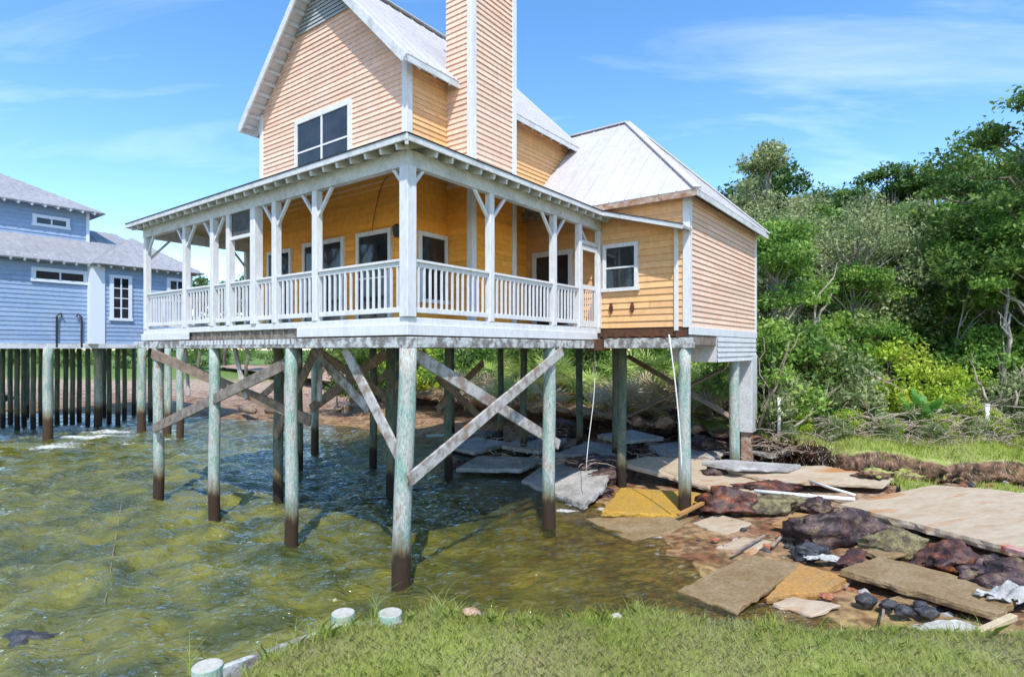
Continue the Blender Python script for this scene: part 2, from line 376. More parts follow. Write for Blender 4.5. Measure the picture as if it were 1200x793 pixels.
def ground_h(x, y):
    d = land_d(x, y)+.35*vnoise(x, y, .9, 5)
    sea = np.where(d > -2.5, .11*d, -.275+.16*(d+2.5)); sea = np.maximum(sea, -1.5)
    land = .055*np.minimum(d, 14)+.05*np.clip(d-14, 0, 14)
    h = np.where(d < 0, sea, land)
    return h+.035*vnoise(x, y, 2.2, 8)*np.clip(1+d/3, .3, 1)
def grid_mesh(name, xs, ys, hf, m, smooth=True):
    X, Y = np.meshgrid(xs, ys); Z = hf(X, Y); nx, ny = len(xs), len(ys)
    co = np.stack([X, Y, Z], -1).reshape(-1, 3)
    i = np.arange(nx-1)[None, :]+np.arange(ny-1)[:, None]*nx
    f = np.stack([i, i+1, i+nx+1, i+nx], -1).reshape(-1, 4)
    me = bpy.data.meshes.new(name); me.vertices.add(len(co)); me.vertices.foreach_set('co', co.ravel())
    me.loops.add(f.size); me.loops.foreach_set('vertex_index', f.ravel().astype(np.int32))
    me.polygons.add(len(f)); me.polygons.foreach_set('loop_start', np.arange(0, f.size, 4, dtype=np.int32)); me.polygons.foreach_set('loop_total', np.full(len(f), 4, np.int32))
    me.update(calc_edges=True); me.polygons.foreach_set('use_smooth', [smooth]*len(f)); me.materials.append(m)
    return me, X, Y, Z
def geom(a, b, s0, r):
    out = [a]; s = s0
    while abs(out[-1]-a) < abs(b-a): out.append(out[-1]+math.copysign(s, b-a)); s *= r
    return out
xs = sorted(set([-x for x in geom(8, 700, .35, 1.06)]+list(np.arange(-8, 14, .14))+geom(14, 700, .3, 1.06)[0:]))
ys = sorted(set([4-(g) for g in geom(0, 60, .5, 1.2)]+list(np.arange(4.2, 26, .14))+geom(26, 1200, .3, 1.06)))
gm = mat('shore ground', (.3, .25, .18)); n, l = gm.node_tree.nodes, gm.node_tree.links
b = n['Principled BSDF']; b.inputs['Roughness'].default_value = .8
g_ = n.new('ShaderNodeNewGeometry'); sx = n.new('ShaderNodeSeparateXYZ'); l.new(g_.outputs['Position'], sx.inputs[0])
nzz = n.new('ShaderNodeTexNoise'); nzz.inputs['Scale'].default_value = .8; nzz.inputs['Detail'].default_value = 8; l.new(g_.outputs['Position'], nzz.inputs['Vector'])
ma = n.new('ShaderNodeMath'); ma.operation = 'MULTIPLY_ADD'; ma.inputs[1].default_value = .5; l.new(nzz.outputs[0], ma.inputs[0]); l.new(sx.outputs[2], ma.inputs[2])
rr_ = n.new('ShaderNodeValToRGB'); cr = rr_.color_ramp
mr_ = n.new('ShaderNodeMapRange'); mr_.inputs[1].default_value = -1.3; mr_.inputs[2].default_value = 1.7; l.new(ma.outputs[0], mr_.inputs[0]); l.new(mr_.outputs[0], rr_.inputs[0])
cr.elements[0].position = 0; cr.elements[0].color = (.14, .15, .035, 1); cr.elements[1].position = .40; cr.elements[1].color = (.34, .28, .06, 1)
for p, c in ((.49, (.36, .25, .10)), (.56, (.34, .22, .13)), (.68, (.46, .33, .24)), (.84, (.50, .37, .27)), (.90, (.20, .27, .06)), (1.0, (.16, .26, .04))):
    e = cr.elements.new(p); e.color = (*c, 1)
n2 = n.new('ShaderNodeTexNoise'); n2.inputs['Scale'].default_value = 5.5; n2.inputs['Detail'].default_value = 9; l.new(g_.outputs['Position'], n2.inputs['Vector'])
r2 = n.new('ShaderNodeValToRGB'); r2.color_ramp.elements[0].position = .38; r2.color_ramp.elements[0].color = (.45, .44, .42, 1); r2.color_ramp.elements[1].position = .62; r2.color_ramp.elements[1].color = (1.12, 1.1, 1.05, 1); l.new(n2.outputs[0], r2.inputs[0])
mm = n.new('ShaderNodeMix'); mm.data_type = 'RGBA'; mm.blend_type = 'MULTIPLY'; mm.inputs['Factor'].default_value = 1
n4 = n.new('ShaderNodeTexNoise'); n4.inputs['Scale'].default_value = 1.3; n4.inputs['Detail'].default_value = 7; n4.inputs['Roughness'].default_value = .65; n4.inputs['Distortion'].default_value = .5; l.new(g_.outputs['Position'], n4.inputs['Vector'])
r4 = n.new('ShaderNodeValToRGB'); r4.color_ramp.elements[0].position = .47; r4.color_ramp.elements[0].color = (0, 0, 0, 1); r4.color_ramp.elements[1].position = .60; r4.color_ramp.elements[1].color = (.8, .8, .8, 1); l.new(n4.outputs[0], r4.inputs[0])
mw_ = n.new('ShaderNodeMapRange'); mw_.inputs[1].default_value = .75; mw_.inputs[2].default_value = .55; l.new(sx.outputs[2], mw_.inputs[0])
mz_ = n.new('ShaderNodeMath'); mz_.operation = 'MULTIPLY'; l.new(r4.outputs[0], mz_.inputs[0]); l.new(mw_.outputs[0], mz_.inputs[1])
m4 = n.new('ShaderNodeMix'); m4.data_type = 'RGBA'; l.new(mz_.outputs[0], m4.inputs['Factor']); l.new(rr_.outputs[0], m4.inputs[6]); m4.inputs[7].default_value = (.19, .07, .03, 1); l.new(m4.outputs[2], mm.inputs[6]); l.new(r2.outputs[0], mm.inputs[7]); l.new(mm.outputs[2], b.inputs['Base Color'])
bp = n.new('ShaderNodeBump'); bp.inputs['Strength'].default_value = .5; bp.inputs['Distance'].default_value = .05; l.new(n2.outputs[0], bp.inputs['Height']); l.new(bp.outputs[0], b.inputs['Normal'])
me, *_ = grid_mesh('ground', np.array(xs), np.array(ys), ground_h, gm)
o = bpy.data.objects.new('ground', me); link(o); tag(o, kind='structure')

# water: real waves in the mesh, fine ripple in the shading normal
wx = sorted(set([-x for x in geom(11, 700, .12, 1.035)]+list(np.arange(-11, 7, .055))))
wy = sorted(set(list(np.arange(-1, 6, .3))+list(np.arange(6, 18, .055))+geom(18, 90, .07, 1.022)))
def waves(X, Y):
    r = np.random.default_rng(11); Z = np.zeros_like(X)
    for k in range(40):
        lam = r.uniform(.2, 1.5)**1.2; th = R(95)+r.normal(0, .62); kk = 2*math.pi/lam
        X2 = X+.35*np.sin(Y*.9+k)+.2*np.sin(X*1.7+k*2); Z += .0135*lam**.6*np.sin(kk*(X2*math.cos(th)+Y*math.sin(th))+r.uniform(0, 6.28))
    d = -land_d(X, Y)
    amp = np.clip(.18+d*.16, .15, 1.0)
    near = 1+.6*np.clip((Y-20)/20, 0, 1)
    mod = .75+.35*vnoise(X, Y, .35, 4, 2)
    return Z*amp*near*mod
wm = bpy.data.materials.new('lake water'); wm.use_nodes = True; n, l = wm.node_tree.nodes, wm.node_tree.links
n.remove(n['Principled BSDF']); out = n['Material Output']
ge = n.new('ShaderNodeNewGeometry'); mpw = n.new('ShaderNodeMapping'); mpw.inputs['Scale'].default_value = (.75, 1.35, 1); l.new(ge.outputs['Position'], mpw.inputs[0])
nw = n.new('ShaderNodeTexNoise'); nw.inputs['Scale'].default_value = 6.0; nw.inputs['Detail'].default_value = 5; nw.inputs['Distortion'].default_value = .7; l.new(mpw.outputs[0], nw.inputs['Vector'])
bw = n.new('ShaderNodeBump'); bw.inputs['Strength'].default_value = 1.0; bw.inputs['Distance'].default_value = .10; l.new(nw.outputs[0], bw.inputs['Height'])
tr = n.new('ShaderNodeBsdfTransparent'); tr.inputs[0].default_value = (.88, .86, .55, 1)
df = n.new('ShaderNodeBsdfDiffuse'); l.new(bw.outputs[0], df.inputs['Normal'])
nc = n.new('ShaderNodeTexNoise'); nc.inputs['Scale'].default_value = .8; nc.inputs['Distortion'].default_value = .8; nc.inputs['Detail'].default_value = 5; l.new(ge.outputs['Position'], nc.inputs['Vector'])
rc = n.new('ShaderNodeValToRGB'); rc.color_ramp.elements[0].position = .36; rc.color_ramp.elements[0].color = (.058, .070, .016, 1); rc.color_ramp.elements[1].position = .64; rc.color_ramp.elements[1].color = (.19, .18, .028, 1)
l.new(nc.outputs[0], rc.inputs[0]); l.new(rc.outputs[0], df.inputs[0])
at_ = n.new('ShaderNodeAttribute'); at_.attribute_name = 'murk'
m1 = n.new('ShaderNodeMixShader'); l.new(at_.outputs['Fac'], m1.inputs[0]); l.new(tr.outputs[0], m1.inputs[1]); l.new(df.outputs[0], m1.inputs[2])
gl = n.new('ShaderNodeBsdfGlossy'); gl.inputs['Roughness'].default_value = .06; gl.inputs[0].default_value = (1, 1, 1, 1); l.new(bw.outputs[0], gl.inputs['Normal'])
fr = n.new('ShaderNodeFresnel'); fr.inputs[0].default_value = 1.52; l.new(bw.outputs[0], fr.inputs['Normal'])
m2 = n.new('ShaderNodeMixShader'); l.new(fr.outputs[0], m2.inputs[0]); l.new(m1.outputs[0], m2.inputs[1]); l.new(gl.outputs[0], m2.inputs[2])
fo_ = n.new('ShaderNodeBsdfDiffuse'); fo_.inputs[0].default_value = (.74, .77, .76, 1)
af = n.new('ShaderNodeAttribute'); af.attribute_name = 'foam'
nf = n.new('ShaderNodeTexNoise'); nf.inputs['Scale'].default_value = 7; nf.inputs['Detail'].default_value = 8; nf.inputs['Roughness'].default_value = .7; l.new(mpw.outputs[0], nf.inputs['Vector'])
mf_ = n.new('ShaderNodeMath'); mf_.operation = 'ADD'; l.new(nf.outputs[0], mf_.inputs[0]); l.new(af.outputs['Fac'], mf_.inputs[1])
mrf = n.new('ShaderNodeMapRange'); mrf.inputs[1].default_value = .98; mrf.inputs[2].default_value = 1.26; l.new(mf_.outputs[0], mrf.inputs[0])
m3 = n.new('ShaderNodeMixShader'); l.new(mrf.outputs[0], m3.inputs[0]); l.new(m2.outputs[0], m3.inputs[1]); l.new(fo_.outputs[0], m3.inputs[2]); l.new(m3.outputs[0], out.inputs[0])
me, X, Y, Z = grid_mesh('water', np.array(wx), np.array(wy), waves, wm)
dep = -ground_h(X, Y)
a = me.attributes.new('murk', 'FLOAT', 'POINT'); a.data.foreach_set('value', np.clip(.08+dep*.8, .06, .93).ravel().astype(np.float32))
fm = np.zeros_like(X)
def blob(px, py, rx, ry, s):
    global fm
    p = at(px, py, 0); fm = np.maximum(fm, s*np.exp(-((X-p.x)/rx)**2-((Y-p.y)/ry)**2))
for b_ in ((75, 503, 2.2, 1.5, .70), (100, 512, 2.0, 1.0, .66), (130, 506, 1.8, 1.1, .68), (60, 524, 2.5, .8, .56), (190, 515, 2.2, .8, .5), (20, 512, 3, .6, .5), (95, 520, 4, 1.2, .46), (150, 510, 3, 1.5, .46), (720, 612, .8, .12, .5), (560, 556, .8, .2, .46), (668, 598, .5, .2, .55), (455, 500, 2.0, 1.0, .38),
           (672, 590, .35, .3, .66), (705, 596, .3, .3, .66), (790, 628, .55, .22, .74), (820, 636, .45, .16, .7), (590, 530, 1.0, .5, .5), (700, 640, .3, .15, .4), (640, 575, .3, .3, .5)):
    blob(*b_)
fm += .24*np.clip(vnoise(X, Y, 1.6, 21, 3), 0, 1)
fm = np.maximum(fm, .43*np.exp(-((dep-.03)/.05)**2))
a = me.attributes.new('foam', 'FLOAT', 'POINT'); a.data.foreach_set('value', fm.ravel().astype(np.float32))
o = bpy.data.objects.new('water', me); link(o); tag(o, kind='structure')

# banks of turf: near one under the camera, eroded one on the right
def bank(name, edge, back, ztop, zbot, m, seed, rough=.18, lean=.25, step=.12, crown=.0):
    """edge: the broken rim of the turf; the face below it is ragged; back: points closing the plateau"""
    r = random.Random(seed); pts = []
    for (a, b) in zip(edge[:-1], edge[1:]):
        a, b = Vector(a), Vector(b); k = max(1, int((b-a).length/step))
        pts += [a.lerp(b, i/k) for i in range(k)]
    pts.append(Vector(edge[-1])); nrow = 9; v = []; f = []; N = len(pts)
    for j in range(nrow+1):
        t = j/nrow
        for i, p in enumerate(pts):
            d = (pts[min(i+1, N-1)]-pts[max(i-1, 0)]).normalized(); nn = Vector((-d.y, d.x))     # outward
            w = noise.noise(Vector((p.x*1.1, p.y*1.1, seed)))*rough*2.6+noise.noise(Vector((p.x*4, p.y*4, t*4+seed)))*rough*1.2+noise.noise(Vector((p.x*9, p.y*9, t*9+seed)))*rough*.45
            hz = ztop+(.06 if rough < .1 else .3)*noise.noise(Vector((p.x*1.3, p.y*1.3, 3)))-(.07 if rough > .1 else 0)
            ln = lean+(max(0, min(1, (9.3-p.x)/2.2))*3.2 if rough == .22 else 0); q = p+nn*(w*(1 if ln < .6 else .6)+ln*t*(t if ln < .6 else 1)-(.2*math.sin(t*3.14) if ln < .6 and rough > .1 else 0)); v.append((q.x, q.y, hz+(zbot-hz)*t))
    for j in range(nrow):
        for i in range(N-1): f.append((j*N+i, j*N+i+1, (j+1)*N+i+1, (j+1)*N+i))
    # plateau rows going back from the rim
    K = 10; rows = [list(range(N))]
    B = [Vector(q) for q in back]
    def bpt(t):
        L = [(B[i+1]-B[i]).length for i in range(len(B)-1)]; s = t*sum(L)
        for i, q in enumerate(L):
            if s <= q: return B[i].lerp(B[i+1], s/q)
            s -= q
        return B[-1]
    for k in range(1, K+1):
        row = []
        for i, p in enumerate(pts):
            q = Vector((v[i][0], v[i][1])).lerp(bpt(i/(N-1)), (k/K)**1.6); row.append(len(v)); v.append((q.x, q.y, v[i][2]+crown*(k/K)+.03*noise.noise(Vector((q.x*.7, q.y*.7, 9)))))
        a = rows[-1]; f += [(a[i], a[i+1], row[i+1], row[i]) for i in range(N-1)]; rows.append(row)
    mb = MB(); mb.add(v, f); o = mb.build(name, m, None, 0, True); tag(o, kind='structure'); return o
soil = mat('turf and soil', (.2, .13, .08)); n, l = soil.node_tree.nodes, soil.node_tree.links; b = n['Principled BSDF']; b.inputs['Roughness'].default_value = .95
g_ = n.new('ShaderNodeNewGeometry'); s_ = n.new('ShaderNodeSeparateXYZ'); l.new(g_.outputs['Normal'], s_.inputs[0])
n1 = n.new('ShaderNodeTexNoise'); n1.inputs['Scale'].default_value = 5; n1.inputs['Detail'].default_value = 8; l.new(g_.outputs['Position'], n1.inputs['Vector'])
ra = n.new('ShaderNodeValToRGB'); ra.color_ramp.elements[0].position = .35; ra.color_ramp.elements[0].color = (.035, .022, .016, 1); ra.color_ramp.elements[1].position = .68; ra.color_ramp.elements[1].color = (.30, .17, .11, 1); l.new(n1.outputs[0], ra.inputs[0])
rb = n.new('ShaderNodeValToRGB'); rb.color_ramp.elements[0].position = .35; rb.color_ramp.elements[0].color = (.24, .30, .06, 1); rb.color_ramp.elements[1].position = .65; rb.color_ramp.elements[1].color = (.33, .34, .12, 1); l.new(n1.outputs[0], rb.inputs[0])
mr = n.new('ShaderNodeMapRange'); mr.inputs[1].default_value = .62; mr.inputs[2].default_value = .85; l.new(s_.outputs[2], mr.inputs[0])
s2 = n.new('ShaderNodeSeparateXYZ'); l.new(g_.outputs['Position'], s2.inputs[0])
sa = n.new('ShaderNodeMath'); sa.operation = 'MULTIPLY_ADD'; sa.inputs[1].default_value = .42; l.new(s2.outputs[1], sa.inputs[0]); l.new(s2.outputs[0], sa.inputs[2])   # behind the house only leaf litter
mq = n.new('ShaderNodeMapRange'); mq.inputs[1].default_value = 15.0; mq.inputs[2].default_value = 16.2; l.new(sa.outputs[0], mq.inputs[0])
mw = n.new('ShaderNodeMath'); mw.operation = 'LESS_THAN'; mw.inputs[1].default_value = 9; l.new(s2.outputs[1], mw.inputs[0])
mo = n.new('ShaderNodeMath'); mo.operation = 'MAXIMUM'; l.new(mq.outputs[0], mo.inputs[0]); l.new(mw.outputs[0], mo.inputs[1])
mk = n.new('ShaderNodeMath'); mk.operation = 'MULTIPLY'; l.new(mo.outputs[0], mk.inputs[0]); l.new(mr.outputs[0], mk.inputs[1])
mx = n.new('ShaderNodeMix'); mx.data_type = 'RGBA'; l.new(mk.outputs[0], mx.inputs['Factor'])
mi_ = n.new('ShaderNodeMath'); mi_.operation = 'SUBTRACT'; mi_.inputs[0].default_value = 1; l.new(mo.outputs[0], mi_.inputs[1])
mj_ = n.new('ShaderNodeMath'); mj_.operation = 'MULTIPLY'; l.new(mi_.outputs[0], mj_.inputs[0]); l.new(n1.outputs[0], mj_.inputs[1])
ms_ = n.new('ShaderNodeMapRange'); ms_.inputs[1].default_value = .3; ms_.inputs[2].default_value = .5; l.new(mj_.outputs[0], ms_.inputs[0])
ml_ = n.new('ShaderNodeMix'); ml_.data_type = 'RGBA'; l.new(ms_.outputs[0], ml_.inputs['Factor']); l.new(ra.outputs[0], ml_.inputs[6]); ml_.inputs[7].default_value = (.46, .30, .21, 1); l.new(ml_.outputs[2], mx.inputs[6]); l.new(rb.outputs[0], mx.inputs[7]); l.new(mx.outputs[2], b.inputs['Base Color'])
bp = n.new('ShaderNodeBump'); bp.inputs['Strength'].default_value = .9; bp.inputs['Distance'].default_value = .06; l.new(n1.outputs[0], bp.inputs['Height']); l.new(bp.outputs[0], b.inputs['Normal'])
NEAR = [(-3.0, 3.2), (-2.7, 4.4), (-2.3, 5.15), (-1.85, 5.65), (-1.25, 6.05), (-.8, 6.15), (-.3, 6.02), (.3, 5.95), (.9, 6.0), (1.35, 6.22), (1.9, 6.05), (2.6, 5.9), (3.4, 5.85), (4.2, 5.75), (5.1, 5.65), (6.5, 5.6), (9, 5.2), (14, 4.2)]
bank_near = bank('bank', NEAR, [(-3.4, -14), (16, -14)], 1.28, -.6, soil, 4, rough=.09, lean=.45)
FAR = [(-7, 37), (-2, 31), (1.5, 27.5), (3.6, 24.5), (5.6, 21.5), (7.2, 19.2), (8.3, 17.6), (9.2, 16.5), (9.9, 16.0), (11.5, 15.7), (13.1, 14.9), (15, 14), (20, 12.5), (30, 11)]
bank_far = bank('bank', FAR, [(-40, 75), (0, 110), (60, 80), (60, 30)], 1.3, .3, soil, 9, rough=.22, lean=.35, step=.16, crown=.8)
# low turf shelf at the right edge below the bank
bank_shelf = bank('bank', [(9.2, 13.6), (9.9, 13.3), (10.8, 12.8), (12, 12.2), (14, 11.4), (18, 10.4)], [(10.5, 15.6), (20, 13)], .62, .1, soil, 12, rough=.12, lean=.3)

# ------------------------------------------------------------ THE ORANGE HOUSE
FL = 4.65                                    # porch floor
house = empty('stilt_house', (OX, OY, 0), 'peach and orange clapboard house on tall pilings with wrapped porch and chimney', 'house')
def hp(mb, name, m, bevel=.006, parent=None, label=None, smooth=False): return mb.build(name, m, parent or house, bevel, smooth, label)
GV, GU0, GU1 = 2.2, 2.4, 8.5                  # gable wall plane, its u limits
VE = 9.2                                      # back of the upper storey
WT = 10.8; RU = (GU0+GU1)/2; AP = WT+RU-GU0   # eave height of the wall, ridge
# ground storey walls (porch side)
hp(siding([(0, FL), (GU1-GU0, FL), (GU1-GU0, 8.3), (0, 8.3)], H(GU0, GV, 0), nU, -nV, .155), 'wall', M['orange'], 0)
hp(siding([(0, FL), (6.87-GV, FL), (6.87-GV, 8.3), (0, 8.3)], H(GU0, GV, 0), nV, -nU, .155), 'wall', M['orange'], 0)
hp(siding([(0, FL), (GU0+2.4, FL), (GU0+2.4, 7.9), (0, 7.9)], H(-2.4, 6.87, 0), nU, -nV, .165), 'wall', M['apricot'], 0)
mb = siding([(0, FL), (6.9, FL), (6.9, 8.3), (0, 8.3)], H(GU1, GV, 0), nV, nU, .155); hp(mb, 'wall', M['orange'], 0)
# right hand room, lake side wall
RV1 = 13.0
hp(siding([(0, FL), (RV1-6.87, FL), (RV1-6.87, 7.86), (0, 7.86)], H(-2.4, 6.87, 0), nV, -nU, .135), 'wall', M['peach'], 0)
hp(siding([(0, FL), (GU1+2.4, FL), (GU1+2.4, 7.86), (0, 7.86)], H(-2.4, RV1, 0), nU, nV, .135), 'wall', M['peach'], 0)
# upper storey
hp(siding([(0, 7.9), (GU1-GU0, 7.9), (GU1-GU0, WT), (RU-GU0, AP), (0, WT)], H(GU0, GV, 0), nU, -nV, .125), 'gable_wall', M['peach'], 0)
hp(siding([(0, 7.9), (VE-GV, 7.9), (VE-GV, WT), (0, WT)], H(GU0, GV, 0), nV, -nU, .125), 'wall', M['apricot'], 0)
hp(siding([(0, 7.9), (VE-GV, 7.9), (VE-GV, WT), (0, WT)], H(GU1, GV, 0), nV, nU, .125), 'wall', M['peach'], 0)
hp(siding([(0, 7.9), (GU1-GU0, 7.9), (GU1-GU0, WT), (RU-GU0, AP), (0, WT)], H(GU0, VE, 0), nU, nV, .125), 'gable_wall', M['peach'], 0)
# louvred vent in the gable
mb = MB()
for k in range(14):
    z = 12.55+k*.1; hw = AP-.02-z
    if hw > .04: mb.prism([H(RU-hw, GV-.03, z), H(RU+hw, GV-.03, z), H(RU+hw, GV-.07, z-.03), H(RU-hw, GV-.07, z-.03)], [H(RU-hw+.06, GV-.03, z+.07), H(RU+hw-.06, GV-.03, z+.07), H(RU+hw-.06, GV-.045, z+.07), H(RU-hw+.06, GV-.045, z+.07)])
hp(mb, 'vent', M['louver'], 0)
# corner boards
def cboard(u, v, z0, z1, su, sv, w=.13, name='corner_board'):
    mb = MB(); t = .045
    mb.hbox(min(u, u+su*w), max(u, u+su*w), min(v-sv*t, v), max(v-sv*t, v), z0, z1)
    mb.hbox(min(u-su*t, u), max(u-su*t, u), min(v-sv*t, v+sv*w), max(v-sv*t, v+sv*w), z0, z1)
    return hp(mb, name, M['white'], .004)
cboard(GU0, GV, 7.9, WT+.1, 1, 1); cboard(GU1, GV, 7.9, WT+.05, -1, 1); cboard(GU0, GV, FL, 7.95, 1, 1)
cboard(-2.4, 6.87, FL-.02, 7.9, 1, 1); cboard(-2.4, RV1, FL-.02, 7.9, 1, -1); cboard(GU1, GV, FL, 7.95, -1, 1)
mb = MB().hbox(-2.16, -2.06, 6.80, 6.865, FL-.1, 7.1); hp(mb, 'downspout', M['white'])
# chimney
mb = MB(); CU0, CU1, CV0, CV1 = 1.6, 2.42, 3.52, 5.2; CT = 15.6
def chim(z0, z1):
    c = siding([(0, z0), (CV1-CV0, z0), (CV1-CV0, z1), (0, z1)], H(CU0, CV0, 0), nV, -nU, .13)
    for q in (siding([(0, z0), (CU1-CU0, z0), (CU1-CU0, z1), (0, z1)], H(CU0, CV0, 0), nU, -nV, .13), siding([(0, z0), (CU1-CU0+.2, z0), (CU1-CU0+.2, z1), (0, z1)], H(CU0, CV1, 0), nU, nV, .13)): c.add(q.v, q.f)
    return c
ch = chim(8.0, CT); ch.hbox(CU0+.1, CU1+.3, CV0+.1, CV1-.1, CT-.3, CT-.05)
cho = hp(ch, 'chimney', M['peach'], 0)
chim(FL, 8.0).build('chimney_base', M['orange'], cho)
for (u, v, su, sv) in ((CU0, CV0, 1, 1), (CU0, CV1, 1, -1)):
    mb = MB(); t = .045; w = .12
    mb.hbox(u, u+w, min(v-sv*t, v), max(v-sv*t, v), FL, CT); mb.hbox(u-t, u, min(v-sv*t, v+sv*w), max(v-sv*t, v+sv*w), FL, CT)
    mb.build('corner_board', M['white'], cho, .004)
mb = MB().hbox(CU0-.14, CU1+.14, CV0-.14, CV1+.14, CT, CT+.12); mb.build('cap', M['white'], cho, .01)
# main roof
def gz(u, extra=.14): return WT+extra+min(u-GU0, GU1-u)
ro = MB(); V0, V1, OV = GV-.45, VE+.4, .42
for (ue, a) in ((GU0-OV, 0), (GU1+OV, 1)):
    slope(ro, [H(ue, V0, gz(ue)), H(ue, V1, gz(ue)), H(RU, V1, gz(RU)), H(RU, V0, gz(RU))], .05, .45)
ro = ro.build('roof', M['roof'], house)
for (ue, s) in ((GU0-OV, -1), (GU1+OV, 1)):
    for vv in (V0, V1):
        mb = MB(); a = H(ue, vv, gz(ue)-.13); b = H(RU, vv, gz(RU)-.13); mb.bar(a, b, .05, .2, up=(0, 0, 1)); mb.build('barge_board', M['trimgrey'], ro, .005)
    mb = MB(); mb.bar(H(ue, V0, gz(ue)-.11), H(ue, V1, gz(ue)-.11), .03, .13); mb.build('fascia', M['trimgrey'], ro, .004)
    sf = MB(); k = 0
    for i in range(14):                                 # lookouts beneath the overhanging rake
        u = ue+(RU-ue)*(i+.5)/14; z = gz(u)-.115; sf.bar(H(u, V0+.03, z), H(u, GV, z), .07, .09)
    sf.prism([H(ue, V0, gz(ue)-.065), H(RU, V0, gz(RU)-.065), H(RU, GV, gz(RU)-.065), H(ue, GV, gz(ue)-.065)], [H(ue, V0, gz(ue)-.05), H(RU, V0, gz(RU)-.05), H(RU, GV, gz(RU)-.05), H(ue, GV, gz(ue)-.05)])
    sf.build('soffit', M['trimgrey'], ro)
    for i in range(15):                                 # rafter tails
        v = GV+.05+i*(VE-GV-.1)/14; u0, u1 = (ue-s*.03, (GU0 if s < 0 else GU1))
        mb = MB().bar(H(u0, v, gz(ue)-.13), H(u1, v, gz(u1)-.13), .05, .12); mb.build('rafter_tail', M['white'], ro)
mb = MB().bar(H(RU, V0, gz(RU)+.02), H(RU, V1, gz(RU)+.02), .3, .03); mb.build('ridge_cap', M['roof'], ro)
# hip roof of the right hand room
HE = 7.86; U0 = -2.72; VA, VB = 6.55, RV1+.32; hr = (VB-VA)/2; HA = HE+hr; VM = (VA+VB)/2; UA = U0+hr
hr_ = MB()
slope(hr_, [H(U0, VA, HE), H(UA, VM, HA), H(7, VM, HA), H(7, VA, HE)], .05, .45)
slope(hr_, [H(U0, VA, HE), H(U0, VB, HE), H(UA, VM, HA)], .05, .45)
slope(hr_, [H(U0, VB, HE), H(UA, VM, HA), H(7, VM, HA), H(7, VB, HE)], .05, .45)
hro = hr_.build('roof', M['roof'], house, label='pale hip roof over the right hand room')
for (a, b) in ((H(U0, VA, HE), H(UA, VM, HA)), (H(U0, VB, HE), H(UA, VM, HA)), (H(UA, VM, HA), H(7, VM, HA))):
    mb = MB().bar(a+Vector((0, 0, .02)), b+Vector((0, 0, .02)), .2, .035); mb.build('ridge_cap', M['roof'], hro)
mb = MB().bar(H(U0, VA, HE-.10), H(U0, VB, HE-.10), .03, .13); mb.build('fascia', M['trimgrey'], hro)
mb = MB().bar(H(U0, VA, HE-.10), H(2.3, VA, HE-.10), .03, .13); mb.build('fascia', M['rust'], hro, label='rusty roof edge')
for i in range(14):
    v = 6.95+i*(RV1-7)/13; MB().bar(H(U0+.02, v, HE-.11), H(-2.4, v, HE+.16), .05, .11).build('rafter_tail', M['rafter'], hro)
for i in range(4):
    u = -2.2+i*.62; MB().bar(H(u, VA+.02, HE-.11), H(u, 6.87, HE+.16), .05, .11).build('rafter_tail', M['white'], hro)
# porch roof
PE, PI_ = 7.60, 8.42; EO = .38; UL = 10.65; BKV = 9.4
pr = MB()
slope(pr, [H(-EO, -EO, PE), H(UL+EO, -EO, PE), H(GU1, GV, PI_), H(GU0, GV, PI_)], .045, .45)
slope(pr, [H(-EO, -EO, PE), H(-EO, 6.87, PE), H(GU0, 6.87, PI_), H(GU0, GV, PI_)], .045, .45)
slope(pr, [H(UL+EO, -EO, PE), H(UL+EO, BKV, PE), H(GU1, BKV, PI_), H(GU1, GV, PI_)], .045, .45)
slope(pr, [H(-EO, 6.25, PE-.004), H(-EO, 6.86, PE-.004), H(-2.5, 6.86, PE-.62), H(-2.5, 6.25, PE-.62)], .05, .3)
pro = pr.build('porch_roof', M['roof'], house)
cl_ = MB()                                             # boards under the rafters
g = .055
for q in ([(-EO+.03, -EO+.03, PE-g), (UL+EO-.03, -EO+.03, PE-g), (GU1, GV, PI_-g), (GU0, GV, PI_-g)], [(-EO+.03, -EO+.03, PE-g), (-EO+.03, 6.86, PE-g), (GU0, 6.86, PI_-g), (GU0, GV, PI_-g)], [(UL+EO-.03, -EO+.03, PE-g), (UL+EO-.03, BKV, PE-g), (GU1, BKV, PI_-g), (GU1, GV, PI_-g)]):
    p = [H(*t) for t in q]; cl_.prism([x-Vector((0, 0, .02)) for x in p], p)
cl_.build('porch_ceiling', M['rafter'], pro)
for (a, b) in ((H(-EO-.01, -EO, PE-.06), H(UL+EO, -EO, PE-.06)), (H(-EO, -EO, PE-.06), H(-EO, 6.87, PE-.06)), (H(UL+EO, -EO, PE-.06), H(UL+EO, BKV, PE-.06)), (H(-EO, 6.26, PE-.05), H(-2.5, 6.26, PE-.66))):
    MB().bar(a, b, .035, .11).build('fascia', M['trimgrey'], pro, .004)
    MB().bar(a+Vector((0, 0, .064)), b+Vector((0, 0, .064)), .07, .014).build('drip_edge', M['dark'], pro)
n_ = 28
for i in range(n_):
    u = -.1+i*(UL+.2)/(n_-1); e = min(GV, max(.3, min(u+.0, UL-u)+.0)) if (u < GU0 or u > GU1) else GV
    MB().bar(H(u, -EO+.03, PE-.15), H(u, max(.1, e), PE-.15+(max(.1, e)+EO)*.318), .055, .12).build('rafter', M['trimgrey'], pro)
n_ = 17
for i in range(n_):
    v = .35+i*6.35/(n_-1); e = min(GU0, max(.1, v))
    MB().bar(H(-EO+.03, v, PE-.15), H(e, v, PE-.15+(e+EO)*.295), .055, .12).build('rafter', M['trimgrey'], pro)
MB().bar(H(-EO, -EO, PE-.12), H(GU0, GV, PI_-.12), .06, .12).build('rafter', M['trimgrey'], pro)
